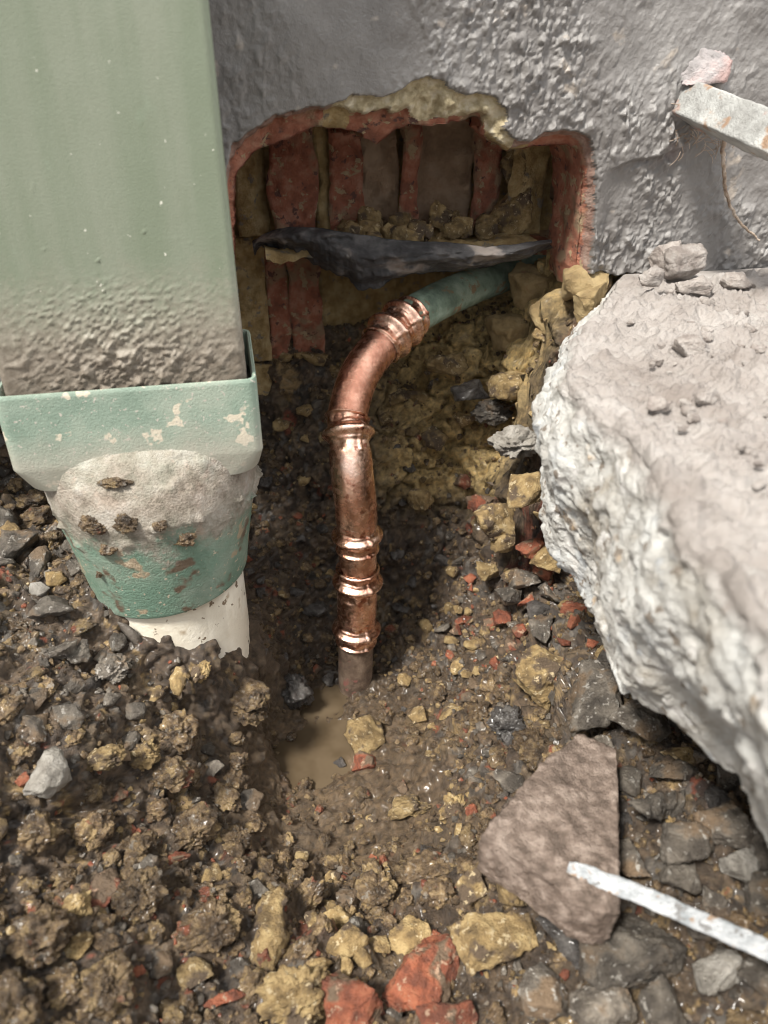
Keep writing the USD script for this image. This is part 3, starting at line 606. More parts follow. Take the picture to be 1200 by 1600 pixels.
# ------------------------------------------------------------------ broken concrete slab
def noisy(poly_top, poly_bot, zt, zb, edge, seed, amps, smoothing=0):
    """A block between two outlines, refined and roughened."""
    pts = np.vstack([np.column_stack([poly_top, np.full(len(poly_top), 0.) + zt]), np.column_stack([poly_bot, np.full(len(poly_bot), 0.) + zb])])
    return pts
def ring_block(outlines, zs_, edge):
    """Closed block lofted through outlines (same number of points each) at heights zs_."""
    n = len(outlines[0]); V = np.vstack([np.column_stack([o, np.full(n, z_) if np.ndim(z_) == 0 else z_]) for o, z_ in zip(outlines, zs_)])
    from trimesh.creation import triangulate_polygon
    f = [quads(len(outlines), n, True)]
    tv, tf = triangulate_polygon(Polygon(outlines[0]), engine="earcut"); idx = cKDTree(np.asarray(outlines[0])).query(tv)[1]; f.append(idx[tf][:, ::-1])
    tv, tf = triangulate_polygon(Polygon(outlines[-1]), engine="earcut"); idx = cKDTree(np.asarray(outlines[-1])).query(tv)[1]; f.append(idx[tf] + (len(outlines) - 1) * n)
    mesh = trimesh.Trimesh(V, np.vstack(f), process=True); trimesh.repair.fix_normals(mesh)
    m = m3.Manifold(m3.Mesh(np.asarray(mesh.vertices, np.float32), np.asarray(mesh.faces, np.uint32))); return m.refine_to_length(edge)
# broken edge: (pixel on the top crease, pixel at the foot, x of the foot)
top_px = [(975, 428), (930, 500), (905, 545), (884, 592), (930, 640), (985, 690), (1035, 760), (1090, 850), (1150, 930), (1210, 1010)]
def slab_side():
    top = [at_z(px, py, .25) for px, py in top_px] + [np.array([.09, .06, .25]), np.array([.095, -.02, .25])]
    foot_px = [(960, 500, .19), (915, 560, .185), (868, 640, .18), (848, 720, .195), (850, 845, .168), (925, 935, .160), (935, 1000, .155), (968, 1085, .158), (1045, 1120, .165), (1150, 1215, .172)]
    foot = [at_z(px, py, zz) for px, py, zz in foot_px] + [np.array([.115, .06, .165]), np.array([.115, -.02, .165])]
    return np.array(top), np.array(foot)
tpz, ftz = slab_side()
far = np.array([(.62, -.02), (.62, .52), wall_pt(.36, .0, 0)[:2], wall_pt(.2, -.001, 0)[:2]])
far[1] = wall_pt(.66, -.002, 0)[:2]
def outl(t):
    p = tpz + (ftz - tpz) * t; bulge = .008 * math.sin(math.pi * min(1, t * 1.3))
    e = p[:, :2].copy(); e[:, 0] -= bulge
    zz = np.concatenate([p[:, 2], .25 + (.165 - .25) * t * np.ones(len(far))])
    return np.vstack([e, far]), zz
rings_, zl = zip(*[outl(t) for t in (1, .8, .6, .4, .22, .09, 0)])
slab = ring_block(rings_, zl, .0042).to_mesh()
sv, sf = np.asarray(slab.vert_properties[:, :3], float), np.asarray(slab.tri_verts)
def refine_near(v, f, near, L):
    """Splits the edges longer than L that lie in the near zone until none is left."""
    for _ in range(2):
        mid = v[f].mean(1); e = np.linalg.norm(v[f] - v[np.roll(f, -1, 1)], axis=2).max(1)
        k = near(mid) & (e > L)
        if not k.any(): break
        v, f = trimesh.remesh.subdivide(v, f, np.nonzero(k)[0])
        t = trimesh.Trimesh(v, f, process=False); t.merge_vertices(); v, f = np.array(t.vertices), np.array(t.faces)
    return v, f
def seen(m):
    a_, b_, d_ = pix(m); return (d_ > .1) & (a_ > -20) & (a_ < 1240) & (b_ > 300) & (b_ < 1400) & (m[:, 2] > .13)
sv, sf = refine_near(sv, sf, seen, .0017)
tm = trimesh.Trimesh(sv, sf, process=False); nv = np.array(tm.vertex_normals)
side = 1 - sstep(.7, .95, nv[:, 2])
broad = (fbm(sv * 20, 3, 3) - .5) * .016 + (np.abs(fbm(sv * 32, 5, 5) - .5) - .12) * -.02 + (fbm(sv * 170, 4, 7) - .5) * .004
ag = np.random.default_rng(3); near_v = np.nonzero((side > .2) & (sv[:, 0] < .2) & (sv[:, 1] > .08))[0]; aseed = sv[ag.choice(near_v, 420)]; arad = ag.uniform(.002, .008, 420)
ad, ai = cKDTree(aseed).query(sv + (np.stack([fbm(sv * 90 + k, 2, k) for k in (1, 2, 3)], -1) - .5) * .004); aggr = .35 * arad[ai] * np.clip(1 - (ad / arad[ai]) ** 2, 0, 1) ** .5 * (1 - 1.5 * (ai % 7 == 0))
fs_ = sv[ag.choice(near_v, 900)]; fo = ag.uniform(-.0016, .0016, 900); fn_ = ag.normal(size=(900, 3)); fd_, fi = cKDTree(fs_).query(sv + (np.stack([fbm(sv * 160 + k, 2, k + 4) for k in (1, 2, 3)], -1) - .5) * .005)
facet = fo[fi] + ((sv - fs_[fi]) * fn_[fi]).sum(1) * .28                       # small tilted fracture faces
broad = broad * .8 + aggr * .6 + facet * .2 + (fbm(sv * 420, 3, 11) - .5) * .002
flat = (fbm(sv * 30, 4, 13) - .5) * .0035 + (fbm(sv * 260, 3, 14) - .5) * .003 + (np.clip(fbm(sv * 160, 3, 17) - .54, 0, 1)) * .006 + np.clip(fbm(sv * 380, 3, 19) - .5, 0, 1) * .007 + np.clip(fbm(sv * 60, 4, 23) - .56, 0, 1) * .022
keepwall = sstep(.0, .02, ((sv - WO) @ E2) * -1)
sv = sv + nv * ((broad * side + flat * (1 - side)) * keepwall)[:, None]
def slabtop(n, l, col):
    n["tn"] = ("geometry", {}); n["ts"] = ("separate_xyz", {}); n["tq"] = ("noise_texture", {"scale": 60., "detail": 6.}); n["tm"] = ("math", {"math_type": "multiply_add", "value2": .016})
    n["tr"] = ("map_range", {"from_min": .250, "from_max": .257, "clamp": True}); n["tx"] = ("mix_color", {"use_clamp": True}); n["tc"] = ("rgb_ramp", {"ramp": [(.3, (.225, .195, .175)), (.5, (.31, .282, .262)), (.7, (.41, .385, .365))]})
    n["tv"] = ("noise_texture", {"scale": 26., "detail": 7., "roughness": .65})
    l += [("g.position", "ts.vector"), ("g.position", "tq.vector"), ("tq.fac", "tm.value1"), ("ts.z", "tm.value3"), ("tm.value", "tr.value"), ("tr.result", "tx.fac"), ("g.position", "tv.vector"), ("tv.fac", "tc.fac"), (col, "tx.a"), ("tc.color", "tx.b")]
    return "tx.result"
mat_slab = M("broken_concrete", [(.25, (.29, .265, .225)), (.42, (.40, .39, .365)), (.6, (.51, .51, .49)), (.8, (.39, .41, .425))], 32, rough=(.8, .95), bump=.0007, bscale=900,
             specks=[((.40, .30, .2), 38., .72, .82), ((.34, .35, .36), 46., .70, .78), ((.55, .54, .52), 70., .62, .72), ((.20, .17, .14), 120., .66, .74)], extra=slabtop)
lone("concrete_slab", (sv, sf), mat_slab, "thick broken concrete paving slab with a dusty top, jutting in from the right", "slab", smooth=True)

# ------------------------------------------------------------------ bar sticking out of the wall, dry root, stick
mat_bar = M("flaking_grey_paint", [(.3, (.24, .24, .23)), (.5, (.34, .345, .335)), (.7, (.42, .415, .395))], 50, rough=(.5, .75), bump=.0005, bscale=600,
            specks=[((.27, .18, .12), 60., .58, .68), ((.42, .25, .22), 30., .72, .82)])
def bar(a, b, w, h, edge=.0012, seed=1, amp=.0012, up=(0, 0, 1), roll=0):
    a, b = np.asarray(a, float), np.asarray(b, float); L = np.linalg.norm(b - a); t = (b - a) / L; s = np.cross(t, up); s /= np.linalg.norm(s); u_ = np.cross(s, t)
    c, d = math.cos(roll), math.sin(roll); s, u_ = c * s + d * u_, -d * s + c * u_
    cs = m3.CrossSection([[(-w / 2, -h / 2), (w / 2, -h / 2), (w / 2, h / 2), (-w / 2, h / 2)]]).offset(-.0012, m3.JoinType.Round).offset(.0012, m3.JoinType.Round, circular_segments=16)
    m = cs.extrude(L).refine_to_length(edge).to_mesh(); v = np.asarray(m.vert_properties[:, :3], float); f = np.asarray(m.tri_verts)
    n_ = np.array(trimesh.Trimesh(v, f, process=False).vertex_normals); v = v + n_ * ((fbm(v * 120 + seed, 4, seed) - .5) * amp)[:, None]
    return a + v[:, :1] * s + v[:, 1:2] * u_ + v[:, 2:] * t, f
ua, za = wall_hit(1078, 152); A = wall_pt(ua, .02, za); Bp = at_d(1262, 236, .325)
lone("square_bar", bar(A, Bp + (Bp - A) * .5, .0165, .0165, seed=3, roll=.5), mat_bar, "grey painted square metal bar sticking out of the wall at the upper right", "bar", smooth=40)
# ------------------------------------------------------------------ stones
def hull_stone(r_, n, dims, div):
    """A broken stone: the hull of a few points, its faces split and slightly roughened, its edges kept."""
    p = r_.normal(size=(n, 3)); p /= np.linalg.norm(p, axis=1, keepdims=True); p = np.sign(p) * np.abs(p) ** .8; p *= r_.uniform(.8, 1.0, (n, 1))
    p = p / np.abs(p).max(0) * np.asarray(dims); m = m3.Manifold.hull_points(p).refine_to_length(max(dims) * 2 / div).to_mesh(); v, f = np.asarray(m.vert_properties[:, :3], float), np.asarray(m.tri_verts)
    L = max(dims); o = r_.uniform(-40, 40, 3); q = v / L; nv = np.array(trimesh.Trimesh(v, f, process=False).vertex_normals)
    v = v + nv * (L * ((fbm(q * 1.6 + o, 3, 3) - .5) * .20 + (fbm(q * 6 + o, 4, 5) - .5) * .16 - np.clip(np.abs(fbm(q * 2.4 + o, 3, 8) - .5), 0, .1) * .5 + .03))[:, None]
    return v, f
def stone_shape(seed, dims, subd, kind):
    r_ = np.random.default_rng(seed)
    if kind == "angular": return hull_stone(r_, int(r_.integers(9, 14)), dims, {2: 4, 3: 9, 4: 18, 5: 34}[subd])
    if kind == "round": return hull_stone(r_, int(r_.integers(15, 24)), dims, {2: 4, 3: 9, 4: 18, 5: 34}[subd])
    ico = trimesh.creation.icosphere(subdivisions=subd); n = np.array(ico.vertices); o = r_.uniform(-40, 40, 3)
    r = 1 + (fbm(n * 1.2 + o, 3, seed % 97) - .5) * 1.5 - np.abs(fbm(n * 2.2 + o, 4, 4) - .5) * 1.0
    s = r_.normal(size=(130, 3)); s /= np.linalg.norm(s, axis=1, keepdims=True); d, i = cKDTree(s).query(n + (np.stack([noise(n * 6 + o + k, k) for k in (1, 2, 3)], -1) - .5) * .16); rad = (.10 + .24 * r_.random(130) ** 2)[i]
    r = r + .5 * rad * np.clip(1 - (d / rad) ** 2, 0, 1) ** .6 + (fbm(n * 7 + o, 4, 5) - .5) * .42
    v = n * r[:, None]
    v = v / np.abs(v).max(0) * np.asarray(dims)
    return v, np.array(ico.faces)
def euler(v, yaw, tilt, tdir):
    R = trimesh.transformations.rotation_matrix(tilt, [math.cos(tdir), math.sin(tdir), 0])[:3, :3] @ trimesh.transformations.rotation_matrix(yaw, [0, 0, 1])[:3, :3]
    return v @ R.T
def ground_at(x, y, r):
    k = np.linspace(0, 2 * np.pi, 7)[:-1]
    return float(np.mean(ground_z(np.append(x + r * .6 * np.cos(k), x), np.append(y + r * .6 * np.sin(k), y))))
S = dict(
    ochre=M("ochre_lump", [(.28, (.13, .088, .04)), (.5, (.25, .172, .075)), (.72, (.38, .28, .135))], 130, rough=(.55, .9), bump=.0009, bscale=950, vary=.22, specks=[((.10, .07, .045), 70., .54, .66), ((.45, .36, .22), 330., .66, .74)]),
    red=M("brick_fragment", [(.3, (.125, .042, .024)), (.5, (.225, .068, .034)), (.72, (.31, .115, .06))], 120, rough=(.4, .85), bump=.0008, bscale=900, vary=.2, specks=[((.13, .09, .058), 60., .52, .62), ((.33, .22, .15), 260., .66, .74)]),
    grey=M("grey_gravel", [(.28, (.05, .042, .034)), (.5, (.105, .09, .073)), (.72, (.20, .176, .145))], 110, rough=(.38, .7), bump=.0008, bscale=900, vary=.3, specks=[((.15, .105, .066), 55., .54, .68), ((.30, .28, .25), 300., .66, .74)]),
    dark=M("dark_stone", [(.3, (.038, .034, .032)), (.5, (.07, .063, .058)), (.7, (.14, .13, .12))], 120, rough=(.18, .5), coat=.3, bump=.0009, bscale=900, vary=.25),
    clod=M("soil_clod", [(.28, (.045, .030, .018)), (.5, (.12, .081, .046)), (.72, (.26, .185, .10))], 170, rough=(.16, .6), coat=.15, bump=.0011, bscale=1000, vary=.3, specks=[((.28, .20, .10), 110., .62, .72), ((.2, .07, .04), 70., .72, .78), ((.22, .19, .155), 190., .70, .78)]),
    clay=M("ochre_clay", [(.28, (.20, .14, .065)), (.5, (.29, .21, .10)), (.72, (.37, .28, .145))], 90, rough=(.8, .95), bump=.0009, bscale=900, specks=[((.30, .14, .09), 60., .70, .78)]),
    pale=M("pale_stone", [(.28, (.16, .145, .125)), (.5, (.245, .228, .20)), (.72, (.34, .32, .29))], 110, rough=(.6, .9), bump=.0008, bscale=900, vary=.15),
    dust=M("dusty_mortar", [(.3, (.25, .215, .195)), (.5, (.33, .295, .27)), (.7, (.42, .385, .36))], 140, rough=(.8, .95), bump=.001, bscale=900, vary=.15),
)
KIND = dict(ochre="round", red="angular", grey="angular", dark="angular", clod="clod", pale="angular", dust="round")
placed = []
def put(name, mat, px, py, w, h, ang, label, cat, seed, kind=None, group=None, lift=0., tilt=None, sub_=4, thick=None, ground=None, noted=True):
    """A stone whose outline shows about w x h pixels at the pixel, resting on the ground."""
    p = land(px, py) if ground is None else ground; d = pix(p)[2]; hw, hh = w * d / 1202 / 2, h * d / 1202 / 2
    r_ = np.random.default_rng(seed); L, B_ = max(hw, hh), min(hw, hh); T = thick * d / 1202 / 2 if thick else B_ * r_.uniform(.75, .95)
    v, f = stone_shape(seed, (L, B_ * 1.06, T), sub_, kind or KIND[mat])
    v = euler(v, math.radians(ang), r_.uniform(-.25, .25) if tilt is None else tilt, r_.uniform(0, 6.28))
    gz = (ground_at(p[0], p[1], L) if ground is None else p[2]) + v[:, 2].max() * (.7 if mat in ("grey", "pale") else .5) + lift
    # keep the outline centred on the pixel
    c = at_z(px, py, gz)
    v = v + c
    placed.append((c[0], c[1], (L + B_) / 2))
    return lone(name, (v, f), S[mat], label, cat, group, smooth=True)
ds = "rubble stone"
H = [
 ("mortar_lump", "ochre", 850, 1056, 84, 104, 60, "largest flat ochre mortar piece, left of the grey upright stone under the slab", "angular"),
 ("mortar_lump", "ochre", 778, 815, 70, 52, 10, "ochre mortar lump just left of the slab's leftmost point", None),
 ("mortar_lump", "ochre", 858, 868, 52, 54, 80, "rounded ochre mortar lump tucked against the slab's broken face above the red chip", None),
 ("mortar_lump", "ochre", 820, 765, 64, 58, 40, "brownish ochre lump touching the slab below the pale cement patch", None),
 ("mortar_lump", "ochre", 782, 845, 40, 34, 20, "small ochre lump under the larger one left of the slab", None),
 ("mortar_lump", "ochre", 570, 1150, 72, 60, 30, "wet sandy ochre stone beside the puddle, just below the copper pipe", None),
 ("mortar_lump", "ochre", 655, 1118, 28, 58, 110, "narrow ochre shard standing in the mud right of the pipe foot", "angular"),
 ("mortar_lump", "ochre", 706, 1112, 38, 40, 60, "small ochre shard right of the narrow shard in the mud", "angular"),
 ("mortar_lump", "ochre", 424, 1440, 56, 150, 84, "tall ochre stone slice standing upright in the foreground left of centre", "round"),
 ("mortar_lump", "ochre", 765, 1468, 150, 84, 5, "large ochre mortar block behind the big red brick fragment at the bottom", "angular"),
 ("mortar_lump", "ochre", 802, 1390, 52, 56, 70, "ochre lump touching the lower left corner of the flat brown stone", None),
 ("mortar_lump", "ochre", 736, 1384, 44, 58, 100, "pale ochre pointed stone left of the flat brown stone's corner", "angular"),
 ("mortar_lump", "ochre", 642, 1460, 66, 52, 10, "ochre piece half hidden behind the big red brick fragment", None),
 ("mortar_lump", "ochre", 465, 1556, 130, 96, 30, "crumbly ochre clod at the bottom edge left of the red brick", "clod"),
 ("mortar_lump", "ochre", 165, 1186, 66, 42, 10, "left half of the crumbly yellow mortar pair below the white drain pipe", "clod"),
 ("mortar_lump", "ochre", 228, 1178, 58, 46, 30, "right half of the crumbly yellow mortar pair below the white drain pipe", "clod"),
 ("mortar_lump", "ochre", 278, 1062, 26, 50, 85, "thin ochre crumb right at the foot of the white drain pipe", None),
 ("mortar_lump", "ochre", 316, 1050, 32, 50, 80, "crumbly ochre lump at the right foot of the white drain pipe", "clod"),
 ("mortar_lump", "ochre", 246, 1085, 20, 34, 80, "tiny ochre chip below the white drain pipe", None),
 ("mortar_lump", "ochre", 678, 685, 44, 40, 40, "ochre lump on the back slope right of the copper elbow", None),
 ("mortar_lump", "ochre", 722, 655, 40, 26, 15, "small ochre chip on the back slope below the green pipe", "angular"),
 ("mortar_lump", "ochre", 698, 566, 70, 44, 10, "ochre lump on the clay bank below the green pipe", None),
 ("mortar_lump", "ochre", 800, 600, 80, 50, 20, "broad ochre lump low on the clay bank behind the slab", None),
 ("mortar_lump", "ochre", 655, 780, 40, 36, 30, "ochre crumb right of the copper elbow's lower ring", None),
 ("mortar_lump", "ochre", 122, 1416, 42, 58, 60, "bright yellow mortar crumb in the lower left heap", "clod"),
 ("mortar_lump", "ochre", 122, 1478, 52, 36, 40, "yellow crumb with a dark hollow near the bottom left", "clod"),
 ("mortar_lump", "ochre", 306, 1520, 62, 46, 20, "pale yellow flake at the bottom, left of the tall ochre slice", "angular"),
 ("mortar_lump", "ochre", 520, 1440, 66, 34, 15, "flat ochre flake right of the tall ochre slice", "angular"),
 ("mortar_lump", "ochre", 640, 1262, 70, 40, 10, "muddy ochre lump in the trodden mud left of the flat stone", "clod"),
 ("mortar_lump", "ochre", 712, 1262, 60, 56, 50, "crumbly yellow lump left of the flat brown stone", "clod"),
 ("brick_fragment", "red", 898, 956, 54, 50, 20, "bright red brick chip against the slab's lower face", None),
 ("brick_fragment", "red", 570, 1194, 40, 40, 50, "small red brick chip on the mud beside the puddle", None),
 ("brick_fragment", "red", 656, 1515, 110, 150, 70, "biggest red brick fragment, upright at the bottom centre", None),
 ("brick_fragment", "red", 553, 1566, 92, 100, 80, "smooth red brick fragment at the bottom edge left of the biggest one", None),
 ("brick_fragment", "red", 705, 1588, 110, 54, 5, "red brick fragment cut by the bottom edge right of the biggest one", None),
 ("brick_fragment", "red", 352, 1562, 74, 22, 25, "thin red brick sliver at the bottom left", None),
 ("brick_fragment", "red", 826, 858, 40, 50, 60, "dull red brick piece between the ochre lumps left of the slab", None),
 ("brick_fragment", "red", 754, 786, 48, 38, 40, "dark red brick piece above the ochre lumps left of the slab", None),
 ("brick_fragment", "red", 724, 752, 30, 26, 30, "small dull red piece high on the rubble slope", None),
 ("brick_fragment", "red", 786, 966, 34, 26, 20, "small wet red chip on the slope left of the red slab chip", None),
 ("brick_fragment", "red", 764, 976, 18, 24, 80, "tiny red chip left of the small wet red chip", None),
 ("brick_fragment", "red", 797, 1008, 22, 40, 100, "narrow red chip above the largest ochre piece", None),
 ("brick_fragment", "red", 160, 1392, 54, 80, 60, "dull red brick lump among clods in the lower left heap", None),
 ("brick_fragment", "red", 186, 1245, 30, 26, 30, "small red chip in the heap below the yellow pair", None),
 ("brick_fragment", "red", 36, 1218, 22, 24, 30, "tiny red chip left of the pale stone on the left bank", None),
 ("brick_fragment", "red", 580, 1345, 22, 26, 60, "tiny red chip in the mud below the puddle", None),
 ("brick_fragment", "red", 806, 560, 40, 30, 30, "red brick crumb in the clay bank", None),
 ("brick_fragment", "red", 745, 985, 24, 20, 20, "lowest left of the red chips scattered on the slope beside the mud", None),
 ("brick_fragment", "red", 776, 1036, 22, 30, 80, "narrow red chip touching the upper left of the largest ochre piece", None),
 ("brick_fragment", "red", 822, 938, 34, 24, 10, "flat dull red chip left of the bright red slab chip", None),
 ("brick_fragment", "red", 734, 905, 22, 18, 40, "small red chip alone on the dark slope right of the copper coupling", None),
 ("brick_fragment", "red", 850, 892, 34, 34, 60, "red chip under the ochre lump against the slab", None),
 ("brick_fragment", "red", 812, 985, 26, 22, 30, "red chip between the brown stones above the largest ochre piece", None),
 ("rubble_stone", "dark", 842, 955, 46, 34, 160, "dark wet stone left of the bright red slab chip", None),
 ("rubble_stone", "grey", 795, 930, 44, 30, 20, "brownish stone on the slope above the small wet red chip", None),
 ("mortar_lump", "ochre", 760, 890, 40, 32, 30, "ochre lump on the slope above the red chips", None),
 ("mortar_lump", "ochre", 800, 900, 34, 26, 10, "small ochre lump between brown stones on the slope", "angular"),
 ("rubble_stone", "dark", 462, 1080, 66, 66, 40, "wet dark grey slag lump left of the copper pipe foot", "clod"),
 ("rubble_stone", "dark", 796, 1132, 80, 60, 20, "black pitted lump on the mud below the largest ochre piece", "clod"),
 ("rubble_stone", "grey", 926, 1088, 78, 134, 78, "greenish grey angular stone standing under the slab corner", None),
 ("rubble_stone", "grey", 786, 1232, 80, 56, 35, "grey green stone left of the top of the flat brown stone", None),
 ("rubble_stone", "pale", 72, 1210, 72, 82, 70, "pale grey pointed stone on the left bank", "round"),
 ("rubble_stone", "grey", 30, 850, 60, 110, 80, "dark grey stone at the left edge beside the adaptor", None),
 ("rubble_stone", "grey", 52, 885, 34, 84, 80, "narrow grey stone against the adaptor at the left", None),
 ("rubble_stone", "grey", 122, 1020, 48, 42, 20, "flat grey stone left of the white drain pipe", None),
 ("rubble_stone", "grey", 180, 1044, 62, 50, 15, "brown grey lump touching the white drain pipe's left foot", "clod"),
 ("rubble_stone", "grey", 1000, 1128, 84, 66, 30, "reddish grey stone directly under the slab corner", "round"),
 ("rubble_stone", "grey", 1052, 1208, 76, 44, 170, "flat dark stone right of the flat brown stone's upper end", None),
 ("rubble_stone", "grey", 1032, 1258, 116, 62, 5, "wedge-shaped dark grey stone right of the flat brown stone", None),
 ("rubble_stone", "grey", 1130, 1286, 90, 70, 160, "dark stone in the shade of the slab at the right edge", None),
 ("rubble_stone", "grey", 1070, 1318, 82, 64, 10, "rounded brown stone below the wedge-shaped one", "round"),
 ("rubble_stone", "pale", 1158, 1350, 66, 56, 150, "pale blue grey chip at the right edge above the strip", None),
 ("rubble_stone", "grey", 984, 1340, 48, 84, 100, "dark angular stone between the flat brown stone and the metal strip", None),
 ("rubble_stone", "grey", 1064, 1372, 62, 50, 10, "small rounded stone just above the metal strip", "round"),
 ("rubble_stone", "grey", 986, 1482, 156, 108, 8, "largest rounded brown stone below the metal strip", "round"),
 ("rubble_stone", "pale", 1122, 1526, 72, 96, 60, "light grey angular stone at the lower right below the strip", None),
 ("rubble_stone", "dark", 876, 1466, 62, 126, 105, "long dark wet stone left of the largest rounded stone", None),
 ("rubble_stone", "grey", 850, 1552, 78, 66, 150, "brown stone at the bottom right of the red brick pieces", "round"),
 ("rubble_stone", "grey", 940, 1572, 110, 70, 10, "brown grey stone at the bottom edge below the largest rounded one", "round"),
 ("rubble_stone", "grey", 1040, 1570, 84, 74, 40, "brown stone at the bottom edge left of the light grey one", "round"),
 ("rubble_stone", "grey", 1180, 1520, 56, 80, 80, "grey stone cut by the right edge at the bottom", None),
 ("rubble_stone", "pale", 808, 694, 80, 60, 20, "pale pitted cement lump on the back slope behind the slab's point", "clod"),
 ("rubble_stone", "dark", 738, 612, 60, 46, 15, "dark bluish slag piece in the back slope", None),
 ("rubble_stone", "grey", 770, 640, 70, 50, 10, "grey ashy lump below the slag piece in the back slope", "clod"),
 ("rubble_stone", "grey", 870, 920, 60, 44, 150, "brown grey wedge above the red chip at the slab", None),
 ("rubble_stone", "grey", 850, 985, 54, 46, 20, "brown stone left of the red chip at the slab", None),
 ("rubble_stone", "grey", 815, 905, 56, 36, 10, "flat brown stone below the dull red piece on the slope", None),
 ("soil_clod", "clod", 330, 1455, 124, 100, 20, "big wet clod with reddish grains left of the tall ochre slice", None),
 ("soil_clod", "clod", 215, 1400, 84, 96, 70, "knobbly clod right of the dull red lump in the lower left heap", None),
 ("soil_clod", "clod", 300, 1298, 90, 70, 30, "knobbly brown clod in the heap left of the puddle's end", None),
 ("soil_clod", "clod", 62, 1462, 120, 116, 40, "large dark clod at the left edge near the bottom", None),
 ("soil_clod", "clod", 170, 1540, 90, 96, 60, "yellowish clod at the bottom left", None),
 ("soil_clod", "clod", 60, 1300, 80, 70, 10, "round clod at the left edge above the large dark one", None),
 ("soil_clod", "clod", 150, 1292, 70, 60, 40, "wet lumpy clod below the pale pointed stone", None),
 ("soil_clod", "clod", 390, 1100, 64, 72, 60, "muddy brown lump left of the dark slag by the pipe foot", None),
 ("soil_clod", "clod", 372, 1190, 34, 36, 30, "little gritty clod at the puddle's left bank", None),
 ("soil_clod", "clod", 690, 1396, 56, 52, 20, "gritty clod in front of the pale pointed stone", None),
 ("soil_clod", "clod", 590, 1396, 70, 70, 40, "muddy clod above the ochre piece behind the red brick", None),
 ("soil_clod", "clod", 270, 1210, 66, 60, 20, "wet clod right of the yellow mortar pair", None),
]
for k, (nm, mt, px, py, w, h, ang, lab, kd) in enumerate(H):
    put(nm, mt, px, py, w, h, ang, lab, {"mortar_lump": "mortar lump", "brick_fragment": "brick fragment", "rubble_stone": "stone", "soil_clod": "clod"}[nm], 100 + k, kd, sub_=5 if w * h > 7000 else 4 if w * h > 700 else 3)

# flat brown stone: a wedge-shaped piece of paving with a cobbled surface
fp = [(905, 1148), (930, 1156), (962, 1170), (966, 1240), (964, 1420), (940, 1424), (905, 1412), (845, 1362), (792, 1328), (753, 1306), (768, 1288), (812, 1246), (846, 1196)]
zt = lambda px, py: .111 + .006 * (py - 1150) / 270 - .000012 * (px - 860)
tp_ = np.array([at_z(px, py, zt(px, py)) for px, py in fp]); c_ = tp_.mean(0)
low_ = c_ + (tp_ - c_) * .97; low_[:, 2] -= .022
hv = m3.Manifold.hull_points(np.vstack([tp_, low_])).refine_to_length(.0011).to_mesh(); v = np.asarray(hv.vert_properties[:, :3], float); f = np.asarray(hv.tri_verts)
t_ = trimesh.Trimesh(v, f, process=False); trimesh.smoothing.filter_taubin(t_, iterations=2); v = np.array(t_.vertices); n_ = np.array(t_.vertex_normals)
v = v + n_ * ((fbm(v * 60, 4, 3) - .5) * .006 + np.clip(fbm(v * 560, 2, 9) - .45, 0, 1) * .0024)[:, None]
mat_flat = M("brown_paving", [(.3, (.10, .074, .058)), (.5, (.17, .128, .103)), (.7, (.27, .215, .18))], 160, rough=(.45, .75), bump=.0006, bscale=900)
lone("paving_fragment", (v, f), mat_flat, "flat wedge of brown pebbly paving lying between the mud and the gravel", "paving fragment", smooth=True)
pl = Polygon(tp_[:, :2])
# pale strip of metal lying over the stones
ends = [at_d(888, 1356, .272), at_d(1010, 1402, .258), at_d(1120, 1450, .243), at_d(1260, 1512, .226)]
mat_strap = M("galvanised_strap", [(.3, (.25, .27, .285)), (.5, (.37, .39, .41)), (.7, (.50, .51, .52))], 130, rough=(.5, .75), bump=.0006, bscale=700, specks=[((.30, .22, .16), 110., .64, .72), ((.2, .2, .2), 200., .66, .72)])
pth, sl = smooth_path(ends, 20); idx = np.linspace(0, len(pth) - 1, 120).astype(int); pth = pth[idx]; tg = np.gradient(pth, axis=0); tg /= np.linalg.norm(tg, axis=1, keepdims=True)
sd_ = np.cross(tg, [0, -.35, 1]); sd_ /= np.linalg.norm(sd_, axis=1, keepdims=True); up_ = np.cross(sd_, tg)
tap = np.clip(np.linspace(0, 1, 120) / .02, .7, 1); sec = rrect(.0064, .002, .0009, 24)
V_ = np.vstack([p + (sec[:, :1] * t) * s + sec[:, 1:] * u_ for p, s, u_, t in zip(pth, sd_, up_, tap)]); V_ = V_ + (fbm(V_ * 260, 3, 5) - .5)[:, None] * .0008
Fs = np.vstack([quads(120, 24, True), np.stack([np.zeros(22, int), np.arange(2, 24), np.arange(1, 23)], -1), np.stack([np.zeros(22, int), np.arange(1, 23), np.arange(2, 24)], -1) + 119 * 24])
lone("metal_strip", (V_, Fs), mat_strap, "narrow pale grey metal strip lying across the stones at the lower right", "metal strip", smooth=50)

# mounting lump behind the bar, lumps on the slab by the wall, crumbs on the shelf
mat_block = M("painted_mortar", [(.3, (.24, .225, .225)), (.5, (.34, .31, .31)), (.7, (.42, .33, .32))], 60, rough=(.45, .7), bump=.0006, bscale=600, specks=[((.40, .28, .265), 40., .56, .72)])
def free(name, mat, px, py, w, h, depth_, label, cat, seed, kind, group=None, squash=.8, pt=None):
    p = pt; d = pix(p)[2]; v, f = stone_shape(seed, (w * d / 2404, (w + h) * d / 4808 * squash, h * d / 2404), 4 if w > 35 else 3, kind)
    return lone(name, (v + p, f), mat, label, cat, group, smooth=True)
uu, zz = wall_hit(1098, 112); free("painted_lump", mat_block, 1098, 112, 84, 62, 0, "pinkish grey painted mortar lump on the wall behind the square bar", "mortar lump", 801, "angular", pt=wall_pt(uu, .0, zz))
def on_slab(px, py, zz=.2545):
    return at_z(px, py, zz)
